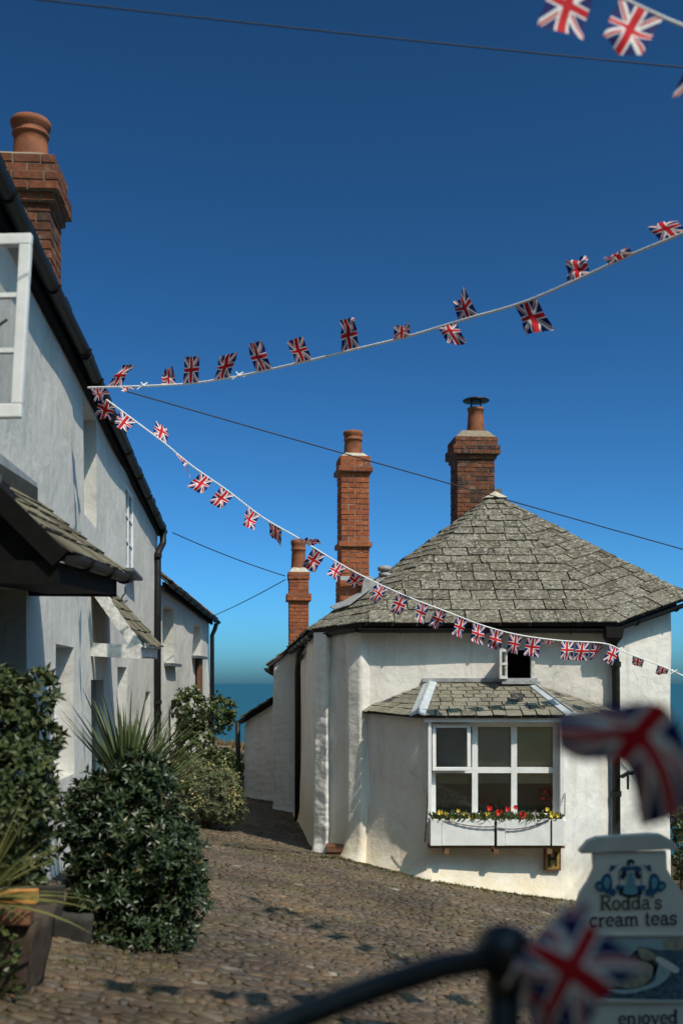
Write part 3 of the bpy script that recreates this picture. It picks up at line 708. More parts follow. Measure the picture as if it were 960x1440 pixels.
# window with its casement swung open into the lane
sash('window', lh, lf, ls(4.4), ls(5.4), 1.35, 2.35, 0.1, 1, 1)
def open_casement():
    y = 5.52; x0t, x1t, x0b, x1b, zb, zt = -2.13, -1.605, -2.13, -1.66, 1.375, 2.33
    def q(u, v, o=0.0):
        xa, xb = x0b + (x0t - x0b) * v, x1b + (x1t - x1b) * v; return Vector((xa + (xb - xa) * u, y + o + 0.03 * (1 - u), zb + (zt - zb) * v))
    def bx(mb, u0, u1, v0, v1, t=0.045):
        mb.hexa([q(u0, v0, 0), q(u1, v0, 0), q(u1, v0, t), q(u0, v0, t), q(u0, v1, 0), q(u1, v1, 0), q(u1, v1, t), q(u0, v1, t)])
    fr = MB(); fu, fv = 0.115, 0.075
    bx(fr, 0, 1, 0, fv); bx(fr, 0, 1, 1 - fv * 0.8, 1); bx(fr, 0, fu, fv, 1 - fv * 0.8); bx(fr, 1 - fu, 1, fv, 1 - fv * 0.8)
    c = bevel(fr.build('open_casement', 'white', lh), 0.005); c['label'] = 'white three-pane casement swung open'
    for v in (0.365, 0.665): b = MB(); bx(b, fu, 1 - fu, v - 0.012, v + 0.012, 0.036); b.build('glazing_bar', 'white', c)
    for v0, v1 in ((0.075, 0.353), (0.377, 0.653), (0.677, 0.94)):
        g = MB(); g.hexa([q(fu, v0, 0.015), q(1 - fu, v0, 0.015), q(1 - fu, v0, 0.02), q(fu, v0, 0.02), q(fu, v1, 0.015), q(1 - fu, v1, 0.015), q(1 - fu, v1, 0.02), q(fu, v1, 0.02)]); g.build('pane', 'glass', c)
    MB().tube([q(0.62, 0.49, -0.01), q(0.68, 0.46, -0.03), q(0.75, 0.5, -0.02), q(0.8, 0.53, 0.0)], 0.008, 6).build('stay', 'iron', c)
open_casement()
MB().beam((-2.2, 4.6, 1.31), (-2.02, 5.9, 1.12), 0.30, 0.045).build('window_sill', 'slatesill', lh)
bevel(MB().box((-2.2, 6.8, 1.02), (wx(7.7) + 0.045, 7.75, 1.42)).build('slate_plaque', 'slategrey', lh), 0.01)['label'] = 'weathered grey slate plaque above the porch canopy'
# roof
rA = [Vector((wx(y) + 0.11, y, ev(y) + 0.03)) for y in (2.9, YA, 20.15)]; rB = [Vector((x, y, 5.1)) for x, y in ((-4.75, 2.9), (-5.3, YA), (-6.1, 20.15))]; rC = [Vector((x, y, EAVE)) for x, y in ((-7.5, 2.9), (-8.0, YA), (-8.8, 20.15))]
rm = MB()
for a, b in ((rA, rB), (rB, rC)):
    for k in range(2):
        q = [a[k], a[k + 1], b[k + 1], b[k]]; rm.hexa([p - Vector((0, 0, 0.06)) for p in q] + q)
roof1 = rm.build('roof', 'deck', lh)
for k in range(2): slates(roof1, [rA[k], rA[k + 1], rB[k + 1], rB[k]], [0.24] * 16, 0.36, 'slate_i', single=False, seed=40 + k)
# gutter in two lengths with a fascia, downpipe at the far corner
def gp(y, o=0.13, z=-0.01): return Vector((wx(y) + o, y, ev(y) + z))
gutter(lh, [gp(3.0), gp(5), gp(7), gp(9), gp(9.98, 0.14)], 0.062, brackets=1.5)
gutter(lh, [gp(9.75, 0.155, -0.05), gp(12, 0.13, -0.04), gp(15, 0.13, -0.035), gp(18, 0.13, -0.03), gp(20.05, 0.13, -0.03)], 0.062, brackets=1.5)
for (y0, y1) in ((3.0, YA), (YA, 20.0)):
    MB().beam(Vector((wx(y0) + 0.035, y0, ev(y0) - 0.05)), Vector((wx(y1 - 0.001) + 0.035, y1, ev(y1) - 0.05)), 0.05, 0.15).build('fascia', 'blackwood', lh)
MB().tube([gp(3.0, 0.08, 0.055), gp(9.9, 0.09, 0.055), gp(20.1, 0.09, 0.05)], 0.05, 8).build('roof_edge', 'blackwood', lh)
def gd(y, o, z): return Vector((wx(y) + o, y, z))
pipe(lh, [gd(19.7, 0.13, 2.80), gd(19.7, 0.13, 2.58), gd(19.55, 0.10, 2.48), gd(19.35, 0.06, 2.34), gd(19.3, 0.065, 2.2), gd(19.25, 0.065, -2.2)], 0.06, 'black', 'downpipe', [gd(19.28, 0.065, 2.3), gd(19.27, 0.065, -0.35), gd(19.27, 0.065, -0.55), gd(19.26, 0.065, -1.3)])
# near chimney
chimney(lh, (-2.60, 8.66), R(4), 0.56, 0.46, 3.14, 4.17, [(3.78, 3.86, 0.035), (3.86, 4.02, 0.075), (4.02, 4.17, 0.045)], 'oldbrick', 'mortar_dk', 0.075, ('front', 'right'), 5, 0.06, (pot_profile(0.135, 0.36, 1.18), 'terracotta', (0.08, 0)))
# slate canopy over the near door: black timber, gutter
def canopy1():
    E0, E1, T1, T0 = Vector((-1.56, 5.95, 0.74)), Vector((-1.68, 8.1, 0.845)), Vector((wx(8.1) + 0.01, 8.1, 1.39)), Vector((wx(5.95) + 0.01, 5.95, 1.34))
    up = Vector((0, 0, 0.03)); mb = MB().hexa([E0 - up, E1 - up, T1 - up, T0 - up, E0, E1, T1, T0])
    d = mb.build('porch_canopy', 'blackwood', lh); d['label'] = 'slate lean-to canopy on black timbers over the near doorway'
    slates(d, [E0, E1, T1, T0], [0.17] * 8, 0.26, 'porchslate', 0.014, 0.04, 0.3, 9, 0.05)
    MB().beam(E0 + Vector((0.0, -0.02, -0.055)), T0 + Vector((0, -0.02, -0.055)), 0.04, 0.11).build('bargeboard', 'blackwood', d)
    MB().prism([E0 + Vector((-0.03, 0.03, -0.12)), Vector((wx(5.98), 5.98, 0.63)), T0 + Vector((0, 0.03, -0.08)), E0 + Vector((-0.03, 0.03, -0.05))], (0, 0.02, 0)).build('gable_infill', 'blackwood', d)
    MB().beam(E0 + Vector((-0.02, 0.03, -0.13)), Vector((wx(5.98), 5.98, 0.63)), 0.07, 0.13).build('tie_beam', 'blackwood', d)
    MB().beam(E1 + Vector((-0.02, -0.05, -0.13)), Vector((wx(8.05), 8.05, 0.72)), 0.07, 0.13).build('tie_beam', 'blackwood', d)
    MB().beam(E0 + Vector((-0.06, 0.0, -0.12)), E1 + Vector((-0.06, 0, -0.12)), 0.06, 0.12).build('wall_plate', 'blackwood', d)
    MB().beam(Vector((-1.95, 6.0, 0.60)), Vector((-1.95, 8.0, 0.68)), 0.5, 0.03).build('soffit', 'blackwood', d)
    g = gutter(d, [E0 + Vector((0.05, 0.0, -0.03)), E1 + Vector((0.05, 0.05, -0.03))], 0.055, 'black', 'gutter', 0.8)
    MB().beam(T0 + Vector((0.02, 0, 0.06)), T1 + Vector((0.02, 0, 0.06)), 0.03, 0.13).build('lead_flashing', 'leadgrey', d)
    h = Vector((-1.62, 8.0, 0.72)); MB().tube([h, h - Vector((0, 0, 0.05)), h - Vector((0.02, 0, 0.07)), h - Vector((0.03, 0, 0.1)), h - Vector((0.005, 0, 0.12)), h - Vector((-0.015, 0, 0.1))], 0.006, 6).build('hanging_hook', 'iron', d)
canopy1()
def canopy2():
    y0, y1 = 11.25, 12.55; E0, E1 = Vector((-2.10, y0, 0.42)), Vector((-2.16, y1, 0.45)); T0, T1 = Vector((wx(y0) + 0.01, y0, 1.10)), Vector((wx(y1) + 0.01, y1, 1.12))
    up = Vector((0, 0, 0.03)); d = MB().hexa([E0 - up, E1 - up, T1 - up, T0 - up, E0, E1, T1, T0]).build('porch_canopy', 'oldwhite', lh); d['label'] = 'small slate canopy on white timbers over the far doorway'
    slates(d, [E0, E1, T1, T0], [0.16] * 7, 0.24, 'porchslate', 0.014, 0.04, 0.3, 12, 0.06)
    for y, E, T in ((y0, E0, T0), (y1, E1, T1)):
        MB().beam(E + Vector((-0.01, 0, -0.10)), Vector((wx(y), y, E.z - 0.07)), 0.09, 0.14).build('bracket_beam', 'oldwhite', d)
        MB().beam(E + Vector((-0.03, 0.0, -0.07)), T + Vector((0, 0.0, -0.07)), 0.07, 0.11).build('bracket_rafter', 'oldwhite', d)
    MB().beam(E0 + Vector((-0.05, 0.05, -0.09)), E1 + Vector((-0.05, -0.05, -0.09)), 0.08, 0.12).build('wall_plate', 'oldwhite', d)
    MB().beam(E0 + Vector((0.03, 0, -0.025)), E1 + Vector((0.03, 0, -0.025)), 0.025, 0.05).build('eaves_board', 'oldwhite', d)
canopy2()

# ------------------------------------------------------------------ LEFT, farther: lower house
fh = thing('white_house', (-4.5, 23.5, ground_z(-4.5, 23.5)), 'lower whitewashed house with orange roof verge, far end of the left row', 'house')
def fe(x, y): return 1.87 - 0.041 * (y - 20)
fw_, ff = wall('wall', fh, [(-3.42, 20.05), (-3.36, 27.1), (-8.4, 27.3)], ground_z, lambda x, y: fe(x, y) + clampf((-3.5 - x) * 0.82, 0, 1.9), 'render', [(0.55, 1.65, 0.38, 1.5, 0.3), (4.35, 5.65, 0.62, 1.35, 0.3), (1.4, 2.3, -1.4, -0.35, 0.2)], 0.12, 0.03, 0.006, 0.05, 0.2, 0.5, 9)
for a, b, z0, z1 in ((0.55, 1.65, 0.38, 1.5), (4.35, 5.65, 0.62, 1.35), (1.4, 2.3, -1.4, -0.35)):
    sash('window', fh, ff, a, b, z0, z1, 0.22 if z0 > 0 else 0.16, 2, 2)
    if z0 > 0: MB().beam(ff(a - 0.08, z0 - 0.03, 0.05), ff(b + 0.08, z0 - 0.03, 0.05), 0.2, 0.06).build('window_sill', 'slatesill', fh)
MB().box((-3.37, 24.9, -0.5), (-3.30, 25.4, 0.55)).build('brown_shutter', 'woodrust', fh)
q = [Vector((-3.24, 20.0, fe(0, 20) + 0.03)), Vector((-3.19, 27.25, fe(0, 27.25) + 0.03)), Vector((-5.6, 27.25, fe(0, 27.25) + 2.0)), Vector((-5.6, 20.0, fe(0, 20) + 2.0))]
q2 = [q[3], q[2], Vector((-8.3, 27.25, 1.3)), Vector((-8.3, 20.0, 1.6))]
rf = MB().hexa([p - Vector((0, 0, 0.06)) for p in q] + q).hexa([p - Vector((0, 0, 0.06)) for p in q2] + q2).build('roof', 'deck', fh)
slates(rf, q, [0.26] * 13, 0.38, 'slate', seed=77, thick=0.02)
MB().beam(q[1] + Vector((0, 0.02, 0.03)), q[2] + Vector((0, 0.02, 0.03)), 0.16, 0.09).build('verge_tiles', 'orange', rf)
gutter(fh, [q[0] + Vector((0.05, 0, -0.05)), q[1] + Vector((0.05, 0.05, -0.05))], 0.06)
MB().beam(Vector((-3.34, 20.05, fe(0, 20) - 0.04)), Vector((-3.29, 27.15, fe(0, 27.1) - 0.04)), 0.05, 0.13).build('fascia', 'blackwood', fh)
pipe(fh, [(-3.16, 27.0, 1.5), (-3.2, 27.0, 1.35), (-3.27, 27.0, 1.2), (-3.27, 27.0, -2.6)], 0.055)

# ================================================================== RIGHT: the polygonal cottage
ct = thing('white_cottage', (1.9, 14.0, ground_z(1.9, 14)), 'whitewashed cottage with hipped stone-slate roof and flower-filled bay window', 'cottage')
def ctop(x, y): return 0.74 + clampf((x - 3.55) / 0.9, 0, 1) * 0.38
CW = [(-0.95, 21.9), (-0.32, 14.55), (0.28, 14.0), (3.55, 14.0), (4.45, 14.45), (4.75, 20.5)]
Lc = [0.0]
for a, b in zip(CW, CW[1:]): Lc.append(Lc[-1] + math.hypot(b[0] - a[0], b[1] - a[1]))
def cs(x): return Lc[2] + (x - 0.28)          # position along the front face
cw, cf = wall('wall', ct, CW, lambda x, y: ground_z(x, y) - 0.05, ctop, 'wash', [(cs(2.13), cs(2.53), 0.02, 0.46, 0.16)], 0.085, 0.02, 0.003, 0.10, 0.2, 0.4, 21)
wall('wall', ct, [CW[-1], CW[0]], ground_z, ctop, 'wash', (), 0.6, 0.01)
wall('pilaster', ct, [(-0.30, 14.95), (-0.375, 14.50), (-0.19, 14.33), (-0.10, 14.52)], lambda x, y: ground_z(x, y) - 0.05, 0.68, 'rubble', (), 0.045, 0.012, 0.016, 0.05, 0.2, 0.3, 5)
wall('pilaster', ct, [(0.06, 14.22), (0.075, 14.06), (0.26, 13.93), (0.36, 14.02)], lambda x, y: ground_z(x, y) - 0.05, 0.70, 'wash', (), 0.05, 0.012, 0.006, 0.16, 0.2, 0.45, 6)
# bay
BW = [(0.30, 14.05), (1.06, 13.22), (2.76, 13.22), (3.50, 14.0)]
lb = math.hypot(0.76, 0.83)
bay, bf = wall('bay_wall', ct, BW, lambda x, y: ground_z(x, y) - 0.05, lambda x, y: -0.385, 'wash', [(lb + 0.05, lb + 1.645, -1.70, -0.485, 0.2)], 0.07, 0.03, 0.004, 0.20, 0.2, 0.5, 33)
# bay window frame: three lights over three, one casement ajar
win = sash('bay_window', ct, bf, lb + 0.05, lb + 1.645, -1.70, -0.485, 0.09, 3, 2, 0.065, 0.072, 0.1, 'white', 'glass', 1.2)
a = bf(lb + 0.05, 0, -0.09); b_ = bf(lb + 1.645, 0, -0.09)
MB().box((a.x, a.y + 0.112, -1.16), (b_.x, a.y + 0.118, -0.45)).build('blind_reflection', 'blind_refl', win)  # sheet whose pale colour stands in for the upper panes' grey reflection
MB().box((a.x, a.y + 0.125, -1.27), (b_.x, a.y + 0.131, -1.15)).build('blind_reflection', 'blind_refl', win)
def casement(parent, x0, x1, z0, z1, y, fwid, mat='white', tilt=0.0):
    mb = MB()
    for lo, hi in (((x0, z0), (x1, z0 + fwid)), ((x0, z1 - fwid), (x1, z1)), ((x0, z0 + fwid), (x0 + fwid, z1 - fwid)), ((x1 - fwid, z0 + fwid), (x1, z1 - fwid))):
        mb.box((lo[0], y, lo[1]), (hi[0], y + 0.04, hi[1]))
    if tilt:
        for v in mb.v: v.y -= (z1 - v.z) * tilt
    o = bevel(mb.build('casement', mat, parent), 0.005)
    g = MB().box((x0 + fwid, y + 0.015, z0 + fwid), (x1 - fwid, y + 0.02, z1 - fwid))
    if tilt:
        for v in g.v: v.y -= (z1 - v.z) * tilt
    g.build('pane', 'glass', o); return o
casement(win, 1.125, 1.60, -1.09, -0.515, 13.235, 0.045, 'white', 0.06)
MB().box((1.02, 13.16, -0.485), (2.80, 13.215, -0.40)).build('lintel_board', 'white', win)
MB().box((2.70, 13.18, -1.72), (2.745, 13.215, -0.485)).build('jamb_board', 'white', win)
MB().box((1.07, 13.18, -1.72), (1.11, 13.215, -0.485)).build('jamb_board', 'white', win)
MB().box((1.05, 13.10, -1.735), (2.77, 13.30, -1.695)).build('window_sill', 'white', win)
# bay roof
e0, e1, e2, e3 = Vector((0.24, 14.02, -0.365)), Vector((0.93, 13.13, -0.405)), Vector((2.86, 13.13, -0.405)), Vector((3.60, 13.98, -0.375)); t0, t1 = Vector((1.16, 13.99, -0.01)), Vector((2.46, 13.99, -0.01))
dk = Vector((0, 0, 0.03)); br = MB().add([e0, e1, e2, e3, t1, t0] + [p - dk for p in (e0, e1, e2, e3, t1, t0)], [(0, 1, 5), (1, 2, 4, 5), (2, 3, 4), (6, 11, 7), (7, 11, 10, 8), (8, 10, 9), (0, 6, 7, 1), (1, 7, 8, 2), (2, 8, 9, 3)]).build('bay_roof', 'deck', ct)
slates(br, [e1, e2, t1, t0], [0.125, 0.12, 0.12, 0.115, 0.11, 0.11, 0.105, 0.1, 0.1], 0.165, 'bayslate', 0.007, 0.03, 0.25, 51, 0.03)
slates(br, [e0, e1, t0], [0.125, 0.12, 0.12, 0.115, 0.11, 0.11, 0.105, 0.1, 0.1], 0.165, 'bayslate', 0.007, 0.03, 0.25, 52, 0.03)
slates(br, [e2, e3, t1], [0.125, 0.12, 0.12, 0.115, 0.11, 0.11, 0.105, 0.1, 0.1], 0.165, 'bayslate', 0.007, 0.03, 0.25, 53, 0.03)
def lead(h0, h1, w0, w1, dl, dr):
    m = MB(); up = Vector((0, 0, 0.034)); dd = (h1 - h0); 
    L0, L1, R0, R1 = h0 + dl * w0 + up * 0.9, h1 + dl * w1 + up * 0.9, h0 + dr * w0 + up * 0.9, h1 + dr * w1 + up * 0.9; c0, c1 = h0 + up * 1.4, h1 + up * 1.4
    m.add([L0, L1, c1, c0, R0, R1], [(0, 3, 2, 1), (3, 4, 5, 2)]); lo = Vector((0, 0, -0.02))
    m.add([L0 + lo, L1 + lo, c1 + lo, c0 + lo, R0 + lo, R1 + lo, L0, L1, c1, c0, R0, R1], [(0, 1, 2, 3), (3, 2, 5, 4), (0, 6, 7, 1), (4, 5, 11, 10), (0, 3, 9, 6), (3, 4, 10, 9)])
    o = fix_normals(m.build('lead_hip', 'lead', br)); 
    MB().tube([c0 + Vector((0, 0, 0.004)), c1 + Vector((0, 0, 0.004))], 0.013, 8).build('lead_roll', 'leadgrey', o)
def ondir(f, h0, h1):        # direction in the face plane, perpendicular to the hip
    n = (Vector(f[1]) - Vector(f[0])).cross(Vector(f[2]) - Vector(f[0])).normalized(); d = (h1 - h0).normalized(); return n.cross(d).normalized()
dl = ondir((e0, e1, t0), e1, t0); dr = -ondir((e1, e2, t0), e1, t0)
lead(e1 + Vector((0.0, -0.02, 0)), t0, 0.10, 0.09, dl, dr)
dl2 = ondir((e1, e2, t1), e2, t1); dr2 = -ondir((e2, e3, t1), e2, t1)
lead(e2 + Vector((-0.02, -0.02, 0)), t1, 0.10, 0.06, dl2, dr2)
MB().beam(t0 + Vector((-0.1, -0.01, 0.045)), t1 + Vector((0.1, -0.01, 0.045)), 0.04, 0.05).build('lead_flashing', 'leadgrey', br)
# little upper window with its wooden casement thrown open
sw = MB()
x0, x1, z0, z1 = 2.13, 2.53, 0.02, 0.46
for lo, hi in (((x0, z0), (x1, z0 + 0.035)), ((x0, z1 - 0.03), (x1, z1)), ((x0, z0), (x0 + 0.03, z1)), ((x1 - 0.05, z0), (x1, z1))): sw.box((lo[0], 13.97, lo[1]), (hi[0], 14.04, hi[1]))
sw = bevel(sw.build('small_window', 'oldwhite', ct), 0.005)
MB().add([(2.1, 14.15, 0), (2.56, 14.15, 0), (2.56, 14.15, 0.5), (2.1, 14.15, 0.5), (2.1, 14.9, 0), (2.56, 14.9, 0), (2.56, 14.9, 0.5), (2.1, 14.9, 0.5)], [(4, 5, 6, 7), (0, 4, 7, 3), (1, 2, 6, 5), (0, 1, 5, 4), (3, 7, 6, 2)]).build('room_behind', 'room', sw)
oc = MB()
for z in ((0.05, 0.09), (0.23, 0.26), (0.40, 0.44)): oc.hexa([(2.03, 13.72, z[0]), (2.06, 13.72, z[0]), (2.17, 13.96, z[0]), (2.14, 13.96, z[0]), (2.03, 13.72, z[1]), (2.06, 13.72, z[1]), (2.17, 13.96, z[1]), (2.14, 13.96, z[1])])
for ya, yb, xa in ((13.70, 13.745, 2.027), (13.93, 13.965, 2.133)): oc.box((xa, ya, 0.05), (xa + 0.03, yb, 0.44))
oc = oc.build('open_casement', 'oldwhite', sw)
MB().add([(2.05, 13.74, 0.08), (2.145, 13.94, 0.08), (2.145, 13.94, 0.41), (2.05, 13.74, 0.41)], [(0, 1, 2, 3)]).build('pane', 'glass', oc)
MB().beam((2.08, 13.93, 0.0), (2.58, 13.93, 0.0), 0.16, 0.035).build('window_sill', 'leadgrey', sw)
# roof
E0, E1, E2, E3, A_ = Vector((-0.40, 14.60, 0.72)), Vector((0.25, 13.78, 0.78)), Vector((3.53, 13.78, 0.78)), Vector((4.66, 14.32, 1.17)), Vector((2.44, 17.0, 2.98))
E4, E5, B_ = Vector((4.95, 20.6, 1.15)), Vector((-1.08, 22.0, 0.70)), Vector((2.2, 21.8, 2.95))
dn = Vector((0, 0, -0.05)); pl = [E0, E1, E2, E3, E4, E5, A_, B_]
rf2 = MB().add(pl + [p + dn for p in pl], [(0, 1, 6), (1, 2, 6), (2, 3, 6), (3, 4, 7, 6), (5, 0, 6, 7), (4, 5, 7), (8, 14, 9), (9, 14, 10), (10, 14, 11), (11, 14, 15, 12), (13, 15, 14, 8), (12, 15, 13), (0, 8, 9, 1), (1, 9, 10, 2), (2, 10, 11, 3), (3, 11, 12, 4), (4, 12, 13, 5), (5, 13, 8, 0)]).build('roof', 'deck', ct)
cour = [0.275 - 0.0055 * k for k in range(22)]; wdt = lambda k: 0.36 - 0.008 * k
nsl = slates(rf2, [E1, E2, A_], cour, wdt, 'slate', 0.014, 0.06, 0.38, 61, 0.05)
nsl += slates(rf2, [E2, E3, A_], cour, wdt, 'slate', 0.014, 0.06, 0.38, 62, 0.05)
nsl += slates(rf2, [E0, E1, A_], [c * 0.9 for c in cour] + [0.16] * 6, wdt, 'slate', 0.014, 0.06, 0.35, 63, 0.05)
slates(rf2, [E5, E0, A_, B_], [0.26] * 18, 0.4, 'slate_i', 0.022, single=False, seed=64)
slates(rf2, [E3, E4, B_, A_], [0.26] * 18, 0.4, 'slate_i', 0.022, single=False, seed=65)
cap = MB(); q = A_ + Vector((0, 0, 0.075))
cap.add([q, q + Vector((-0.17, -0.13, -0.125)), q + Vector((-0.02, -0.22, -0.135)), q + Vector((0.19, -0.12, -0.12)), q + Vector((0.2, 0.2, -0.1)), q + Vector((-0.2, 0.2, -0.1))], [(0, 1, 2), (0, 2, 3), (0, 3, 4), (0, 4, 5), (0, 5, 1)]).build('apex_mortar', 'flaunch', rf2)
MB().tube([A_ + Vector((0.05, 0, 0.05)), B_ + Vector((0, 0, 0.05))], 0.07, 8).build('ridge', 'slate_i', rf2)
# gutters, fascia, hopper, downpipes
gutter(ct, [E1 + Vector((-0.04, 0.02, -0.075)), E2 + Vector((0.0, 0.02, -0.085))], 0.06, 'black', 'gutter', 1.1)
gutter(ct, [E2 + Vector((0.01, 0.02, -0.07)), E3 + Vector((0.02, 0.0, -0.075))], 0.06, 'black', 'gutter', 0.7)
gutter(ct, [E0 + Vector((0.04, 0.03, -0.06)), E1 + Vector((-0.05, 0.03, -0.075))], 0.05, 'black', 'gutter', 0.7)
gutter(ct, [E5 + Vector((0, 0, -0.06)), E0 + Vector((-0.02, 0.05, -0.06))], 0.05, 'black', 'gutter', 1.2)
MB().beam(Vector((0.27, 13.93, 0.70)), Vector((3.54, 13.93, 0.70)), 0.10, 0.10).build('fascia', 'blackwood', ct)
MB().beam(Vector((3.56, 13.95, 0.72)), Vector((4.48, 14.40, 1.09)), 0.08, 0.10).build('fascia', 'blackwood', ct)
hp = MB().add([(3.39, 13.70, 0.72), (3.63, 13.70, 0.72), (3.63, 13.93, 0.72), (3.39, 13.93, 0.72), (3.41, 13.71, 0.58), (3.61, 13.71, 0.58), (3.61, 13.93, 0.58), (3.41, 13.93, 0.58), (3.47, 13.78, 0.50), (3.56, 13.78, 0.50), (3.56, 13.9, 0.50), (3.47, 13.9, 0.50)],
   [(0, 1, 5, 4), (1, 2, 6, 5), (2, 3, 7, 6), (3, 0, 4, 7), (4, 5, 9, 8), (5, 6, 10, 9), (6, 7, 11, 10), (7, 4, 8, 11), (8, 9, 10, 11), (3, 2, 1, 0)]); fix_normals(hp.build('rain_hopper', 'black', ct))
zg = ground_z(3.6, 13.8); pipe(ct, [(3.52, 13.85, 0.55), (3.53, 13.86, 0.4), (3.57, 13.91, 0.28), (3.575, 13.915, 0.1), (3.585, 13.915, zg)], 0.052, 'black', 'downpipe', [(3.575, 13.915, 0.24), (3.58, 13.915, -1.45), (3.575, 13.915, -0.62)])
pipe(ct, [(-0.66, 18.0, 0.62), (-0.72, 18.1, 0.5), (-0.78, 19.4, 0.4), (-0.80, 19.5, 0.2), (-0.80, 19.5, -2.55)], 0.055)
# wall tap and bracket beside the pipe
ta = MB().tube([(3.63, 13.93, -1.22), (3.63, 13.80, -1.22)], 0.018, 8).tube([(3.63, 13.84, -1.22), (3.70, 13.80, -1.17), (3.78, 13.78, -1.165)], 0.026, 10).tube([(3.70, 13.80, -1.2), (3.70, 13.80, -1.38)], 0.016, 8); ta.build('wall_bracket', 'iron', ct)
# vent cowl on the alley slope
vc = MB().lathe((0.62, 15.35, 1.32), [(0.045, -0.3), (0.045, 0.2), (0.085, 0.21), (0.09, 0.25), (0.06, 0.27), (0.06, 0.285), (0.10, 0.29), (0.10, 0.34), (0.07, 0.36), (0.001, 0.365)], 16); vc.build('vent_cowl', 'leadgrey', ct, True)
# tall chimney on the alley corner
chimney(ct, (0.165, 15.26), R(7.5), 0.40, 0.46, 0.55, 3.20, [(1.94, 2.02, 0.035), (2.98, 3.06, 0.045), (3.06, 3.20, 0.015), (0.5, 1.43, 0.02)], 'brick', 'mortar', 0.0755, ('front', 'left'), 15, 0.06, (pot_profile(0.125, 0.36, 1.12), 'terracotta'))
fl = MB(); m = Matrix.Rotation(R(7.5), 3, 'Z'); cc = Vector((0.165, 15.20, 0))
loc = lambda x, y, z: cc + m @ Vector((x, y, 0)) + Vector((0, 0, z))
fl.hexa([loc(-0.225, -0.325, 1.425), loc(0.235, -0.325, 1.425), loc(0.235, -0.27, 1.425), loc(-0.225, -0.27, 1.425), loc(-0.225, -0.32, 1.48), loc(0.235, -0.32, 1.48), loc(0.235, -0.27, 1.49), loc(-0.225, -0.27, 1.49)])
fix_normals(fl.build('lead_flashing', 'leadgrey', rf2))
_n = (E1 - E0).cross(A_ - E0); rz = lambda x, y: E0.z - (_n.x * (x - E0.x) + _n.y * (y - E0.y)) / _n.z
def on_roof(x, y, h=0.075): return Vector((x, y, rz(x, y) + h))
fix_normals(MB().prism([on_roof(-0.16, 15.02), on_roof(-0.10, 14.78), on_roof(0.10, 14.62), on_roof(0.30, 14.80), on_roof(0.62, 15.10), on_roof(0.52, 15.25), on_roof(0.40, 15.12), on_roof(0.20, 15.02)], (0, 0, 0.012)).build('lead_apron', 'leadgrey', rf2))
mm = MB().prism([loc(-0.215, -0.312, 1.05), loc(0.235, -0.312, 1.05), loc(0.235, -0.312, 1.42), loc(0.10, -0.312, 1.42), loc(0.06, -0.312, 1.22), loc(-0.10, -0.312, 1.14), loc(-0.215, -0.312, 1.12)], m @ Vector((0, -0.016, 0))); fix_normals(mm.build('lead_flashing', 'leadgrey', rf2))
# chimney behind the apex, with a cowl over its pot
ch3 = chimney(ct, (2.245, 18.35), R(5), 0.64, 0.62, 2.15, 4.16, [(3.78, 3.86, 0.03), (3.86, 4.02, 0.08), (4.02, 4.16, 0.045)], 'oldbrick', 'mortar_dk', 0.0755, ('front', 'left'), 25, 0.13, ([(0.155, 0), (0.15, 0.08), (0.135, 0.30), (0.13, 0.41), (0.145, 0.42), (0.145, 0.46), (0.10, 0.46), (0.09, 0.3), (0.001, 0.3)], 'terracotta', (0.06, 0)))
MB().lathe((2.31, 18.35, 4.85), [(0.001, 0.03), (0.12, 0.035), (0.20, 0.02), (0.235, 0.0), (0.22, -0.015), (0.10, -0.02), (0.001, -0.02)], 24).build('cowl', 'iron', ch3, True)
lg = MB()
for k in range(4): aa = k * math.pi / 2 + 0.6; lg.tube([(2.31 + 0.12 * math.cos(aa), 18.35 + 0.12 * math.sin(aa), 4.72), (2.31 + 0.1 * math.cos(aa), 18.35 + 0.1 * math.sin(aa), 4.84)], 0.010, 6)
lg.build('cowl_legs', 'iron', ch3)
# stepped lead where the roof meets that chimney
sl = MB()
for k in range(5): sl.box((2.12 + 0.10 * k, 18.00 - 0.003 * k, 2.52 + 0.09 * k), (2.23 + 0.10 * k, 18.02 - 0.003 * k, 2.68 + 0.09 * k))
sl.build('stepped_flashing', 'leadgrey', ch3)
# timber block low on the alley corner
tb = MB(); zg = ground_z(-0.03, 14.2)
tb.box((-0.19, 14.10, zg - 0.02), (0.10, 14.36, zg + 0.08)); tb2 = MB().box((-0.2, 14.08, zg + 0.08), (0.11, 14.36, zg + 0.17))
e = thing('wooden_step', (-0.04, 14.2, zg), 'low brown timber step tucked between the white pilasters', 'step')
bevel(tb.build('lower_block', 'wood', e), 0.01); bevel(tb2.build('tread', 'woodrust', e), 0.01)

# window box with flowers
wb = thing('window_box', (1.89, 13.05, -1.97), 'white plank window box of flowers under the bay window', 'window box')
zb0, zb1 = -1.985, -1.655
for k, (xa, xb) in enumerate(((1.08, 1.215), (1.22, 1.855), (1.885, 1.985), (1.99, 2.535), (2.555, 2.70))):
    for j in range(1):
        h = (zb1 - zb0); bevel(MB().box((xa, 12.97 - (0.012 if k in (0, 2, 4) else 0), zb0 + h * j + 0.003), (xb, 12.99, zb0 + h * (j + 1) - 0.003)).build('plank', 'white', wb), 0.004)
MB().box((1.09, 12.99, zb0 + 0.02), (2.69, 13.16, zb1 - 0.05)).build('soil_box', 'earth', wb)
for xa in (1.08, 2.67): MB().box((xa, 12.992, zb0), (xa + 0.028, 13.17, zb1)).build('end_board', 'white', wb)
MB().box((1.06, 13.0, zb0 - 0.035), (2.72, 13.19, zb0 - 0.004)).build('bottom_board', 'wood', wb)
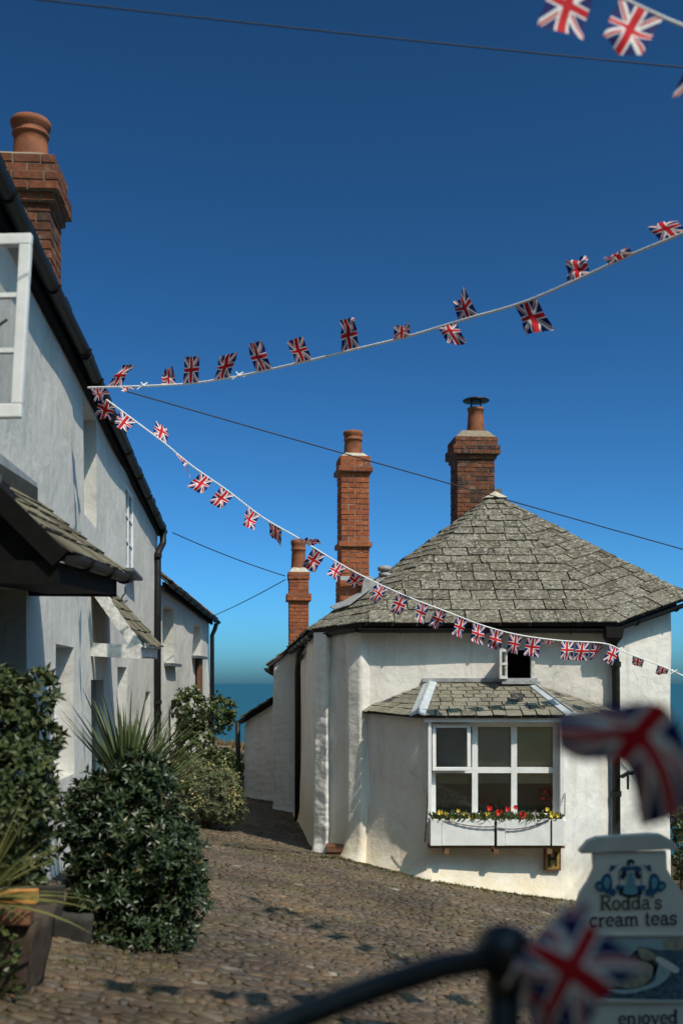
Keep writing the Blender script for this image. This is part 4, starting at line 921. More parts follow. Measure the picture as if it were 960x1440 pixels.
for xa in (1.25, 1.85, 2.5): MB().box((xa, 12.98, zb0 - 0.10), (xa + 0.06, 13.2, zb0 - 0.037)).build('bracket', 'wood', wb)
def chain(p, q, sag, r=0.008):
    n = 14; pts = [Vector(p).lerp(Vector(q), t / n) + Vector((0, 0, -sag * (1 - (2 * t / n - 1) ** 2))) for t in range(n + 1)]
    mb = MB()
    for i in range(n): a, b = pts[i], pts[i + 1]; d = (b - a) * 0.08; mb.tube([a - d, b + d], r if i % 2 else r * 0.75, 5)
    return mb
chain((1.25, 12.955, -1.66), (1.87, 12.945, -1.745), 0.035).build('chain', 'iron', wb); chain((1.87, 12.945, -1.755), (2.52, 12.955, -1.66), 0.06).build('chain', 'iron', wb)
chain((1.06, 13.12, -1.36), (1.02, 13.06, -1.95), 0.0).build('chain', 'iron', wb); chain((2.755, 13.17, -1.36), (2.71, 12.97, -1.62), 0.0).build('chain', 'iron', wb)
# meter-box style yellow plate with its black H
hy = thing('hydrant_plate', (2.61, 13.19, -2.32), 'small yellow H plate on the wall below the window box', 'sign')
hz = -2.305; bevel(MB().box((2.505, 13.155, hz), (2.69, 13.20, hz + 0.27)).build('plate', 'yellow', hy), 0.008)
MB().box((2.545, 13.148, hz + 0.05), (2.572, 13.157, hz + 0.22)).box((2.625, 13.148, hz + 0.05), (2.652, 13.157, hz + 0.22)).box((2.572, 13.148, hz + 0.12), (2.625, 13.157, hz + 0.15)).build('letter', 'hydrant_black', hy)
fr = MB()
for lo, hi in (((2.495, hz - 0.012), (2.70, hz)), ((2.495, hz + 0.27), (2.70, hz + 0.282)), ((2.495, hz), (2.505, hz + 0.27)), ((2.69, hz), (2.70, hz + 0.27))): fr.box((lo[0], 13.148, lo[1]), (hi[0], 13.20, hi[1]))
fr.build('frame', 'woodrust', hy)

# ================================================================== block behind with its chimney, and the lean-to
bk = thing('white_cottage', (-0.6, 23.5, ground_z(-0.6, 23.5)), 'rough white stone cottage end with slim brick chimney down the alley', 'cottage')
bt = lambda x, y: 0.36 + clampf((x + 1.4) * 0.8, 0, 1.6)
wall('wall', bk, [(-1.62, 27.5), (-1.39, 22.0), (0.6, 22.0)], lambda x, y: ground_z(x, y) - 0.05, bt, 'rubble', (), 0.06, 0.02, 0.016, 0.05, 0.2, 0.4, 8)
q = [Vector((-1.72, 27.6, 0.30)), Vector((-1.50, 21.88, 0.36)), Vector((0.5, 21.88, 1.92)), Vector((0.3, 27.6, 1.9))]
rk = MB().hexa([p - Vector((0, 0, 0.05)) for p in q] + q).build('roof', 'deck', bk)
slates(rk, q, [0.25] * 11, 0.36, 'slate', 0.02, seed=91)
MB().hexa([p - Vector((0, 0, 0.05)) for p in (q[3], q[2], Vector((2.6, 21.88, 0.4)), Vector((2.5, 27.6, 0.4)))] + [q[3], q[2], Vector((2.6, 21.88, 0.4)), Vector((2.5, 27.6, 0.4))]).build('roof', 'deck', bk)
gutter(bk, [q[0] + Vector((-0.03, 0, -0.06)), q[1] + Vector((-0.03, -0.03, -0.06))], 0.06)
chimney(bk, (-0.90, 22.35), R(6), 0.40, 0.45, 0.5, 2.30, [(1.68, 1.85, 0.055), (2.18, 2.30, 0.02)], 'brick', 'mortar_dk', 0.075, ('front', 'left'), 35, 0.10, (pot_profile(0.145, 0.62, 1.1), 'terracotta'))
sh = thing('lean_to', (-2.0, 25.0, ground_z(-2, 25)), 'low white lean-to shed at the seaward end of the alley', 'shed')
wall('wall', sh, [(-2.40, 28.0), (-2.28, 25.0), (-1.40, 25.0)], lambda x, y: ground_z(x, y) - 0.05, lambda x, y: -0.86 + clampf(x + 2.3, 0, 1) * 0.60, 'rubble', (), 0.07, 0.02, 0.012, 0.05, 0.2, 0.4, 14)
q = [Vector((-2.42, 28.1, -0.86)), Vector((-2.36, 24.85, -0.84)), Vector((-1.45, 24.85, -0.27)), Vector((-1.5, 28.1, -0.27))]
r3 = MB().hexa([p - Vector((0, 0, 0.05)) for p in q] + q).build('roof', 'deck', sh); slates(r3, q, [0.25] * 5, 0.34, 'porchslate', 0.02, seed=93)
gutter(sh, [q[0] + Vector((-0.03, 0, -0.05)), q[1] + Vector((-0.03, 0, -0.05))], 0.05); pipe(sh, [(-2.42, 24.9, -0.9), (-2.40, 24.92, -2.7)], 0.06)
MB().beam(q[1] + Vector((0, 0, -0.08)), q[2] + Vector((0, 0, -0.08)), 0.04, 0.12).build('bargeboard', 'blackwood', sh)

# unseen house blocks added beside the viewpoint, shaped to keep the foreground in shade
shade_house = thing('white_house', (4.2, -0.4, ground_z(4.2, -0.4)), 'white rendered house just outside the picture beside the viewpoint', 'house')
wall('wall', shade_house, [(2.1, 0.6), (2.1, -2.6), (3.7, -2.6), (3.7, 0.6), (2.1, 0.6)][::-1], lambda x, y: ground_z(x, y) - 0.1, 4.9, 'render', (), 0.4, 0.02)
q = [Vector((1.95, -2.75, 4.9)), Vector((3.85, -2.75, 4.9)), Vector((3.85, 0.75, 4.9)), Vector((1.95, 0.75, 4.9))]; a, b = Vector((2.9, -1.9, 5.6)), Vector((2.9, -0.1, 5.6))
MB().add(q + [a, b], [(0, 1, 4), (1, 2, 5, 4), (2, 3, 5), (3, 0, 4, 5), (3, 2, 1, 0)]).build('roof', 'slate_i', shade_house)
wall('wall', shade_house, [(2.1, 3.2), (2.1, 0.6), (3.7, 0.6), (3.7, 3.2), (2.1, 3.2)][::-1], lambda x, y: ground_z(x, y) - 0.1, 2.3, 'render', (), 0.4, 0.02)
q = [Vector((2.02, 0.62, 2.3)), Vector((3.78, 0.62, 2.3)), Vector((3.78, 3.28, 2.3)), Vector((2.02, 3.28, 2.3))]; a, b = Vector((2.9, 0.62, 2.42)), Vector((2.9, 2.4, 2.42))
MB().add(q + [a, b], [(0, 1, 4), (1, 2, 5, 4), (2, 3, 5), (3, 0, 4, 5), (3, 2, 1, 0)]).build('roof', 'slate_i', shade_house)

# low boundary wall where the lane ends above the sea
bw = thing('stone_wall', (-3, 30, ground_z(-3, 30)), 'low dry-stone wall closing the lane above the sea', 'wall')
r = random.Random(5)
for row in range(7):
    x = -5.2 + r.random() * 0.2
    while x < -0.6:
        w = 0.22 + 0.25 * r.random(); z = ground_z(x, 30) + row * 0.15
        mb = MB().box((x, 29.8 + 0.04 * r.random(), z), (x + w - 0.015, 30.25, z + 0.14 + 0.02 * r.random())); bevel(mb.build('stone', 'rock', bw), 0.02); x += w

# ================================================================== plants
def leaf(mb, p, d, up, L, W, fold=0.25, bend=0.0):
    d = d.normalized(); s = d.cross(up)
    if s.length < 1e-4: s = d.orthogonal()
    s.normalize(); n = s.cross(d).normalized()
    b = len(mb.v); m = p + d * (L * 0.5) + n * (bend * L * 0.3)
    mb.v += [p, m + s * (W / 2) + n * (fold * W * 0.5), p + d * L - n * (bend * L * 0.2), m - s * (W / 2) + n * (fold * W * 0.5), m]
    mb.f += [(b, b + 1, b + 4), (b + 1, b + 2, b + 4), (b + 2, b + 3, b + 4), (b + 3, b, b + 4)]
def rdir(r):
    while True:
        v = Vector((r.uniform(-1, 1), r.uniform(-1, 1), r.uniform(-1, 1)))
        if 0.05 < v.length < 1: return v.normalized()
def lobes_surface(r, lobes, n, inner=0.55):
    """points spread through a crown made of ellipsoid lobes; returns (point, outward)"""
    tot = sum(l[1][0] * l[1][2] for l in lobes); out = []
    for c, rad in lobes:
        c = Vector(c)
        for _ in range(int(n * rad[0] * rad[2] / tot)):
            d = rdir(r); k = inner + (1 - inner) * r.random() ** 0.5
            k *= 0.9 + 0.22 * noise.noise(d * 2.3 + c * 3)
            p = c + Vector((d.x * rad[0], d.y * rad[1], d.z * rad[2])) * k
            out.append((p, (d * 0.8 + Vector((0, 0, 0.35))).normalized()))
    return out
def bush(name, label, cat, base, lobes, n, mat, L, W, whorl=7, spread=1.0, seed=1, stems=6, group=None, flowers=None, inner=0.5, fold=0.3):
    r = random.Random(seed); e = thing(name, base, label, cat, group); mb = MB()
    for p, o in lobes_surface(r, lobes, n, inner):
        o = (o + rdir(r) * 0.45).normalized(); t = o.orthogonal().normalized(); u = o.cross(t); ph = r.random() * 6.28
        for k in range(whorl):
            a = ph + 2 * math.pi * k / whorl + r.uniform(-0.2, 0.2); q = (t * math.cos(a) + u * math.sin(a)) * spread + o * r.uniform(0.25, 0.9)
            leaf(mb, p + o * r.uniform(-0.01, 0.01), q, o, L * r.uniform(0.7, 1.15), W * r.uniform(0.8, 1.15), fold, 0.3)
    mb.build('crown', mat, e)
    st = MB(); b = Vector(base)
    for k in range(stems):
        c, rad = lobes[k % len(lobes)]; tip = Vector(c) + rdir(r) * 0.3 * rad[0]; mid = b.lerp(tip, 0.5) + rdir(r) * 0.06
        st.tube([b + Vector((r.uniform(-0.06, 0.06), r.uniform(-0.06, 0.06), -0.03)), mid, tip], [0.022, 0.016, 0.007], 6)
    st.build('stems', 'bark', e)
    if flowers:
        fm = MB()
        for p, o in lobes_surface(r, [(c, (q[0] * 1.02, q[1] * 1.02, q[2] * 1.02)) for c, q in lobes], flowers[0], 0.93):
            if o.z < 0.0: continue
            for k in range(flowers[3]):
                leaf(fm, p + rdir(r) * flowers[2], rdir(r) + o, o, flowers[2], flowers[2] * 0.8, 0.2)
        if fm.v: fm.build('flower_heads', flowers[1], e)
    return e
def gz(x, y): return ground_z(x, y)
# big dark glossy shrub in front of the left house
c = P(180, 1180, 6.9)
bush('pittosporum_bush', 'big dark glossy-leaved shrub in the left foreground', 'shrub', (-1.35, 6.95, gz(-1.35, 6.95)),
     [((-1.38, 6.95, -0.92), (0.38, 0.38, 0.42)), ((-1.16, 6.85, -1.08), (0.30, 0.34, 0.32)), ((-1.46, 6.85, -1.28), (0.34, 0.34, 0.36)), ((-1.62, 7.0, -0.92), (0.26, 0.3, 0.34)), ((-1.12, 6.9, -1.40), (0.28, 0.3, 0.22)), ((-1.30, 6.66, -1.60), (0.28, 0.2, 0.14)), ((-1.55, 6.75, -1.50), (0.2, 0.2, 0.2)), ((-1.30, 6.95, -0.62), (0.2, 0.22, 0.18)), ((-0.99, 6.85, -1.22), (0.12, 0.16, 0.16)), ((-1.05, 6.8, -1.58), (0.16, 0.16, 0.12))], 2500, 'leaf_dark', 0.074, 0.025, 6, 0.85, 21, 14)
# lighter shrub at the frame's left edge
bush('bay_shrub', 'tall olive-green shrub at the left edge below the slate canopy', 'shrub', (-1.95, 6.0, gz(-1.95, 6.0)),
     [((-1.92, 6.0, -0.22), (0.20, 0.25, 0.32)), ((-1.80, 5.9, -0.60), (0.25, 0.3, 0.36)), ((-1.95, 6.0, -0.95), (0.34, 0.3, 0.38)), ((-1.72, 6.1, -0.05), (0.09, 0.1, 0.14)), ((-1.66, 6.0, -0.32), (0.08, 0.1, 0.10))], 1700, 'leaf_olive', 0.075, 0.03, 4, 0.7, 31, 8)
# pale flowering shrub farther down
bush('flowering_shrub', 'round grey-green shrub with pale flower heads, halfway down the lane', 'shrub', (-1.98, 15.6, gz(-1.98, 15.6)),
     [((-1.95, 15.6, -1.62), (0.55, 0.5, 0.48)), ((-2.2, 15.7, -1.42), (0.42, 0.4, 0.38)), ((-1.72, 15.55, -1.78), (0.36, 0.36, 0.36))], 1500, 'leaf_silver', 0.07, 0.018, 7, 0.8, 41, 8, None, (150, 'leaf_flower', 0.045, 9), 0.6)
bush('low_shrub', 'dark spiky low shrub between the big dark bush and the pale one', 'shrub', (-1.75, 10.6, gz(-1.75, 10.6)),
     [((-1.75, 10.6, -1.72), (0.36, 0.5, 0.34)), ((-1.85, 11.4, -1.75), (0.34, 0.4, 0.32))], 420, 'leaf_dark', 0.12, 0.022, 7, 0.8, 42, 6)
bush('climbing_shrub', 'glossy evergreen shrub climbing the far end of the lower left house', 'shrub', (-2.85, 21.5, gz(-2.85, 21.5)),
     [((-3.0, 21.2, -0.55), (0.36, 0.4, 0.55)), ((-2.95, 21.3, -1.25), (0.45, 0.45, 0.6)), ((-2.55, 22.3, -0.65), (0.38, 0.4, 0.45)), ((-2.5, 21.8, -1.75), (0.5, 0.45, 0.45))], 950, 'leaf_mid', 0.10, 0.05, 6, 0.9, 51, 7)
bush('hedge_shrub', 'dark shrub on the slope beyond the right corner of the cottage', 'shrub', (5.25, 16.4, gz(5.25, 16.4)),
     [((5.2, 16.4, -2.4), (0.42, 0.5, 0.75)), ((5.5, 16.6, -2.1), (0.5, 0.5, 0.6))], 500, 'leaf_olive', 0.09, 0.04, 6, 0.9, 61, 6)
bush('hedge_shrub', 'scrubby bush behind the stone wall at the end of the lane', 'shrub', (-2.9, 28.9, gz(-2.9, 28.9)),
     [((-3.3, 29.0, -2.15), (0.6, 0.4, 0.42)), ((-2.55, 29.1, -2.3), (0.5, 0.4, 0.4))], 420, 'leaf_olive', 0.09, 0.04, 6, 0.9, 62, 6)
def spikes(name, label, base, n, L, W, mat, seed, lean=(0, 0, 1), spread=0.7, droop=0.35, cat='plant'):
    r = random.Random(seed); e = thing(name, base, label, cat, 'clumps of sword-leaved plants'); b = Vector(base); lean = Vector(lean).normalized()
    for k in range(n):
        d = (lean + rdir(r) * spread); d.z = abs(d.z) + 0.1; d.normalize(); l = L * r.uniform(0.6, 1.1); s = d.cross(Vector((0, 0, 1))); s = s.normalized() if s.length > 0.05 else Vector((1, 0, 0))
        s = (s + rdir(r) * 0.5).normalized(); V = []; F = []
        for i in range(6):
            t = i / 5; p = b + d * (l * t) - Vector((0, 0, droop * l * t * t * (1 - d.z * 0.7))); w = W * (1 - t ** 1.6) * (0.6 + 0.4 * min(1, t * 4)) / 2; nn = s.cross(d).normalized()
            V += [p - s * w, p - nn * w * 0.35, p + s * w]
        for i in range(5):
            F += [(i * 3, i * 3 + 1, i * 3 + 4, i * 3 + 3), (i * 3 + 1, i * 3 + 2, i * 3 + 5, i * 3 + 4)]
        mesh_obj('blade', V, F, mat, e)
    MB().tube([b - Vector((0, 0, 0.35)), b + Vector((0, 0, 0.05))], [0.07, 0.05], 8).build('stem', 'bark', e)
    return e
spikes('cordyline', 'fan of spiky sword leaves rising behind the big dark shrub', (-1.66, 8.25, -0.86), 115, 0.92, 0.04, 'blade', 3, (0.1, 0, 1), 0.75, 0.25)
spikes('cordyline', 'second clump of sword leaves right of the fan, by the house wall', (-1.66, 9.2, -1.0), 80, 0.85, 0.036, 'blade', 4, (0.35, -0.1, 0.8), 0.75, 0.3)
spikes('cordyline', 'yellowish strappy leaves leaning in at the left edge near the planter', (-1.62, 4.75, -0.98), 48, 0.58, 0.024, 'blade_y', 5, (0.7, -0.1, 0.45), 0.75, 0.3)
# planters at lower left
tr = thing('planter', (-1.62, 5.25, gz(-1.62, 5.25)), 'weathered planter with ochre rim and ferns in the left corner', 'planter', 'planters by the left house')
def rough_box(lo, hi, seed, amp=0.012, taper=0.0):
    bm = bmesh.new(); bmesh.ops.create_cube(bm, size=1.0); bmesh.ops.subdivide_edges(bm, edges=bm.edges[:], cuts=5, use_grid_fill=True)
    sx, sy, sz = (hi[i] - lo[i] for i in range(3)); mb = MB()
    for v_ in bm.verts:
        k = 1 - taper * (0.5 - v_.co.z); p = Vector((lo[0] + sx * (0.5 + v_.co.x * k), lo[1] + sy * (0.5 + v_.co.y * k), lo[2] + sz * (0.5 + v_.co.z)))
        mb.v.append(p + Vector((noise.noise(p * 6 + Vector((seed, 0, 0))), noise.noise(p * 6 + Vector((0, seed, 0))), noise.noise(p * 6 + Vector((0, 0, seed))))) * amp)
    bm.verts.ensure_lookup_table(); bm.verts.index_update(); mb.f = [tuple(v_.index for v_ in f_.verts) for f_ in bm.faces]; bm.free(); return mb
zz = gz(-1.62, 5.2)
rough_box((-1.95, 5.05, zz - 0.05), (-1.46, 5.5, zz + 0.36), 2, 0.018, 0.25).build('trough', 'trough', tr, True)
rough_box((-2.0, 5.02, zz + 0.36), (-1.47, 5.10, zz + 0.43), 3, 0.008).build('rim', 'woodrust', tr, True)
bevel(rough_box((-1.9, 5.3, zz + 0.40), (-1.52, 5.36, zz + 0.47), 4, 0.006).build('ochre_board', 'ochre', tr, True), 0.005)
MB().hexa([Vector(p) for p in ((-1.86, 5.6, zz + 0.30), (-1.47, 5.55, zz + 0.28), (-1.47, 5.62, zz + 0.28), (-1.86, 5.67, zz + 0.30), (-1.80, 5.6, zz + 0.42), (-1.45, 5.55, zz + 0.44), (-1.45, 5.62, zz + 0.44), (-1.80, 5.67, zz + 0.42))]).build('slate_edging', 'slategrey', tr)
fe_ = MB(); r = random.Random(8)
for k in range(150):
    p = Vector((r.uniform(-1.85, -1.50), 5.0 + r.uniform(-0.04, 0.08), zz + r.uniform(0.02, 0.42))); leaf(fe_, p, rdir(r) + Vector((0.1, -0.6, 0.1)), Vector((0, -1, 0.3)), 0.05, 0.035, 0.2)
fe_.build('fern', 'leaf_mid', tr)['kind'] = 'stuff'
gp_ = thing('planter', (-1.62, 7.35, gz(-1.62, 7.35)), 'grey slate planter half hidden under the big dark shrub', 'planter', 'planters by the left house')
zz = gz(-1.55, 6.7)
rough_box((-1.80, 6.52, zz - 0.05), (-1.52, 6.95, zz + 0.20), 6, 0.012, 0.1).build('trough', 'slategrey', gp_, True)
rough_box((-1.50, 6.62, zz - 0.05), (-1.34, 6.9, zz + 0.12), 7, 0.012, 0.1).build('side_slab', 'trough', gp_, True)
# weeds and moss: along the cottage foot, in the joints of the lane
def weeds():
    r = random.Random(77); mb = MB()
    def tuft(x, y, n, L):
        z = gz(x, y) + 0.01
        for _ in range(n): leaf(mb, Vector((x + r.uniform(-0.03, 0.03), y + r.uniform(-0.03, 0.03), z)), Vector((r.uniform(-1, 1), r.uniform(-1, 1), r.uniform(0.4, 1.3))), Vector((0, 0, 1)), L * r.uniform(0.6, 1.2), L * 0.32, 0.2)
    for k in range(420):
        t = r.random(); x = 0.15 + 2.9 * t; yb = 13.72 - 0.62 * clampf((x - 0.2) / 0.8, 0, 1) + 0.4 * clampf((x - 2.7) / 0.4, 0, 1); tuft(x, yb - abs(r.gauss(0, 0.13)), 5, 0.035)
    for k in range(60): tuft(-0.25 + 0.4 * r.random(), 13.95 + r.uniform(-0.25, 0.05), 5, 0.04)
    for k in range(900):
        y = r.uniform(5.2, 13.2); x = r.uniform(-1.0, 0.24 * y)
        if noise.noise(Vector((x * 0.7, y * 0.5, 9))) > 0.12: tuft(x, y, 4, 0.022)
    for k in range(160):
        x, y = r.uniform(-1.75, -1.0), r.uniform(5.4, 6.6); tuft(x, y, 4, 0.025)
    o = mb.build('weeds', 'weed', None); tag(o, 'low weeds and moss in the cobble joints and along the cottage foot', 'weeds', None, 'stuff')
weeds()
def dry_tuft():
    r = random.Random(79); mb = MB()
    for k in range(420):
        x = r.uniform(-4.2, -1.9); y = r.uniform(30.3, 30.9); z = gz(x, 30) + 0.92
        leaf(mb, Vector((x, y, z)), Vector((r.uniform(-0.4, 0.4), r.uniform(-0.4, 0.4), 1)), Vector((0, -1, 0)), r.uniform(0.15, 0.4), 0.05, 0.2)
    tag(mb.build('dry_grass', 'dry', None), 'dry brown grass standing above the boundary wall', 'grass', None, 'stuff')
dry_tuft()
# flowers in the window box
def box_flowers():
    r = random.Random(17); e = thing('flowers', (1.89, 13.05, -1.70), 'red and yellow flowers growing in the white window box', 'flowers'); mb = MB()
    for k in range(900):
        p = Vector((r.uniform(1.10, 2.67), r.uniform(12.96, 13.13), -1.70 + r.uniform(0, 0.05))); leaf(mb, p, Vector((r.uniform(-0.8, 0.8), r.uniform(-0.8, 0.4), r.uniform(0.3, 1.4))), Vector((0, -1, 0.2)), r.uniform(0.05, 0.12), 0.024, 0.2)
    mb.build('leaves', 'leaf_mid', e)
    spots = [(1.20, -1.58, 'yellowpetal', 0.032), (1.27, -1.60, 'yellowpetal', 0.024), (1.34, -1.66, 'yellowpetal', 0.036), (1.42, -1.56, 'yellowpetal', 0.022), (1.49, -1.60, 'yellowpetal', 0.022), (1.57, -1.64, 'yellowpetal', 0.03), (1.77, -1.61, 'yellowpetal', 0.034), (1.80, -1.53, 'red', 0.032), (1.92, -1.59, 'red', 0.045), (2.02, -1.54, 'red', 0.03), (2.06, -1.63, 'yellowpetal', 0.022), (2.20, -1.61, 'red', 0.042), (2.36, -1.62, 'pinkpetal', 0.042), (2.50, -1.54, 'yellowpetal', 0.024), (2.56, -1.61, 'yellowpetal', 0.042), (2.63, -1.62, 'yellowpetal', 0.024), (2.12, -1.52, 'red', 0.026)]
    for x, z, m, s in spots:
        s *= 1.3
        fm = MB(); y = 12.97 + r.uniform(0, 0.05); c_ = Vector((x, y, z))
        for k in range(9):
            a = 6.28 * k / 9; leaf(fm, c_, Vector((math.cos(a), -0.5 + 0.3 * (k % 2), math.sin(a))), Vector((0, -1, 0)), s, s * 0.8, -0.2)
        fm.tube([c_ + Vector((0, 0.005, 0)), Vector((x, y + 0.02, -1.72))], 0.003, 4); fm.build('flower', m, e)
    fm = MB(); c_ = Vector((2.56, 13.42, -1.40))
    for k in range(70): d = rdir(r); leaf(fm, c_ + d * 0.05, d, Vector((0, 0, 1)), 0.06, 0.06, 0.2)
    fm.build('geranium_head', 'red', e)
box_flowers()

# ================================================================== bunting
FL, FW = 0.225, 0.165              # fly and hoist of each little flag
def flag_mesh(parent, p0, p1, flow, seed, L=FL, ripple=0.012, curl=0.0, twist=0.0, sagv=None):
    """cloth flag sewn to the tape between p0 and p1, blown along flow (unit vector times stretch)"""
    r = random.Random(seed); nu, nv = 12, 9; p0, p1 = Vector(p0), Vector(p1); h = (p1 - p0); f = Vector(flow).normalized()
    n = h.cross(f).normalized(); V = []; F = []; UV = []; ph = r.random() * 6.28; k2 = r.uniform(4, 12); ph2 = r.random() * 6.28; sk = r.uniform(-5, 5); cr_ = r.uniform(-0.16, 0.16); cw_ = r.uniform(0.35, 0.75)
    for i in range(nu + 1):
        t = i / nu; s = L * t
        ang = curl * t
        d = f * (math.sin(ang) / ang if abs(ang) > 1e-3 else 1) + n * ((1 - math.cos(ang)) / ang if abs(ang) > 1e-3 else 0)
        for j in range(nv + 1):
            w = j / nv; tw = twist * t; hh = h * (w - 0.5)
            hv = hh * math.cos(tw) + n * (hh.length * math.copysign(1, w - 0.5) * math.sin(tw))
            hv = hv * (1 - 0.12 * t * (0.5 + 0.5 * math.sin(ph2)))
            rp = ripple * t ** 0.7 * (math.sin(k2 * t + ph + sk * w) + 0.7 * math.sin(0.9 * k2 * w + ph2 + 3 * t)) + cr_ * t * max(0, w - cw_) * 0.9 + 0.35 * cr_ * t * max(0, cw_ - 0.35 - w)
            V.append(p0 + h * 0.5 + hv + d * s + n * rp); UV.append((t, w))
    for i in range(nu):
        for j in range(nv): a = i * (nv + 1) + j; F.append((a, a + 1, a + nv + 2, a + nv + 1))
    return mesh_obj('flag', V, F, 'flag', parent, True, UV)
def bunting(label, path, flags, seed, tape=0.007, ties=()):
    """path: (px, py, depth) survey points of the tape; flags: (px, py of free end, side) attached at px"""
    pts = [P(*q) for q in path]; e = thing('bunting', pts[0], label, 'bunting', 'strings of union flag bunting'); r = random.Random(seed)
    sm = []
    for i in range(len(pts) - 1):
        for k in range(6):
            t = k / 6; a, b, c_, d = pts[max(i - 1, 0)], pts[i], pts[i + 1], pts[min(i + 2, len(pts) - 1)]
            sm.append(0.5 * ((2 * b) + (c_ - a) * t + (2 * a - 5 * b + 4 * c_ - d) * t * t + (3 * b - a - 3 * c_ + d) * t ** 3))
    sm.append(pts[-1])
    MB().tube(sm, tape, 6).build('tape', 'cord', e)
    def on(x):
        for a, b in zip(sm, sm[1:]):
            xa, xb = 480 + a.x / a.y * FPX, 480 + b.x / b.y * FPX
            if min(xa, xb) <= x <= max(xa, xb) and abs(xb - xa) > 1e-6: t = (x - xa) / (xb - xa); return a.lerp(b, t), (b - a).normalized()
        return sm[-1], (sm[-1] - sm[-2]).normalized()
    for k, fl_ in enumerate(flags):
        x, ex, ey = fl_[:3]; sgn = fl_[3] if len(fl_) > 3 else -1; cu = fl_[4] if len(fl_) > 4 else 0.35
        c_, d = on(x); sc = FPX / c_.y; ax, ay = 480 + c_.x / c_.y * FPX, 960 - c_.z / c_.y * FPX
        best = None
        for q in range(-40, 41):
            e_ = P(ex, ey, c_.y + q * 0.006) - c_; err = abs(e_.length - FL) + (0.03 if q * sgn < 0 else 0)
            if best is None or err < best[0]: best = (err, e_)
        flow = best[1]; L = FL * 1.03
        d2 = (d + (flow.normalized() * -0.0)).normalized(); fw = FW * (0.95 + 0.1 * r.random())
        flag_mesh(e, c_ - d2 * fw / 2, c_ + d2 * fw / 2, flow, seed * 100 + k, L, r.uniform(0.008, 0.02), cu * r.choice((-1, 1)), r.uniform(-0.25, 0.25))
    for x in ties:
        c_, d = on(x); MB().tube([c_ + Vector((-0.06, 0, -0.03)), c_ + Vector((-0.01, -0.008, 0.004)), c_ + Vector((0.03, 0, 0.03))], 0.006, 5).tube([c_ + Vector((0.04, 0, -0.005)), c_ + Vector((0, -0.008, 0)), c_ + Vector((-0.03, 0.01, 0.035))], 0.005, 5).build('knot', 'cord', e)
    return e
up_path = [(124, 545, 9.62), (200, 543, 9.3), (270, 539, 9.0), (340, 528, 8.7), (430, 508, 8.3), (500, 491, 8.0), (570, 474, 7.7), (650, 450, 7.35), (730, 427, 7.0), (800, 398, 6.7), (880, 361, 6.4), (960, 328, 6.1), (1100, 268, 5.6), (1300, 185, 5.1), (1650, 60, 4.6)]
bunting('upper string of small union flags crossing the sky from the left house', up_path,
        [(137, 140, 566, 1), (160, 175, 512), (178, 183, 556, -1, 0.4), (237, 240, 529, 1, 0.4), (269, 266, 504), (312, 318, 501), (372, 352, 484), (426, 417, 474), (492, 490, 451), (564, 566, 468, -1, 0.4), (628, 637, 474, -1, 0.35), (658, 652, 423, 1), (738, 755, 466, -1, 0.1), (812, 810, 366, 1, 0.3), (872, 862, 350, -1, 0.4), (948, 918, 307, 1, 0.4), (1010, 1015, 270), (1090, 1085, 235), (1180, 1190, 195), (1280, 1275, 240), (1400, 1395, 200)], 3, 0.0085, (203, 337))
lo_path = [(150, 562, 9.72), (190, 592, 9.9), (230, 622, 10.1), (270, 655, 10.35), (320, 690, 10.65), (370, 728, 10.95), (420, 757, 11.25), (480, 794, 11.6), (530, 820, 11.9), (580, 842, 12.2), (630, 861, 12.45), (680, 880, 12.65), (730, 893, 12.8), (790, 901, 12.95), (850, 905, 13.1), (880, 918, 13.2), (930, 937, 13.35), (962, 951, 13.4), (1080, 1000, 13.6)]
bunting('lower string of small union flags swagged from the left house to the cottage', lo_path,
        [(152, 146, 585, 1), (181, 165, 604), (224, 230, 596, 1, 0.3), (255, 263, 664), (291, 276, 688), (320, 305, 709), (357, 344, 742, -1, 0.3), (387, 388, 754, 1, 0.3), (428, 440, 766, -1, 0.4), (449, 432, 802, -1, 0.2), (479, 465, 813), (507, 492, 818, 1, 0.35), (538, 529, 843, -1, 0.35), (567, 556, 864, -1, 0.2), (595, 588, 880, -1, 0.2), (621, 611, 887, 1, 0.3), (650, 641, 898, -1, 0.2), (673, 668, 907, -1, 0.2), (698, 694, 913, -1, 0.2), (725, 722, 919, -1, 0.2), (750, 746, 923, -1, 0.2), (771, 770, 910, 1, 0.4), (797, 796, 926, -1, 0.2), (819, 815, 928, -1, 0.2), (842, 834, 928, 1, 0.3), (864, 858, 930, -1, 0.4), (897, 895, 939, 1, 0.35), (932, 930, 944, 1, 0.4)], 5, 0.0075, (948,))
bunting('near string of union flags cutting the top right corner', [(760, -75, 3.35), (800, -42, 3.4), (880, 0, 3.5), (960, 36, 3.55), (1060, 70, 3.6), (1200, 120, 3.8), (1400, 190, 4.2), (1650, 270, 4.6)],
        [(812, 778, 52, -1, 0.4), (902, 868, 72, -1, 0.1), (1015, 990, 118, -1, 0.5), (1080, 1055, 150), (1170, 1150, 190), (1260, 1245, 220), (1350, 1340, 245), (1440, 1430, 270), (1540, 1530, 300)], 7, 0.0055)
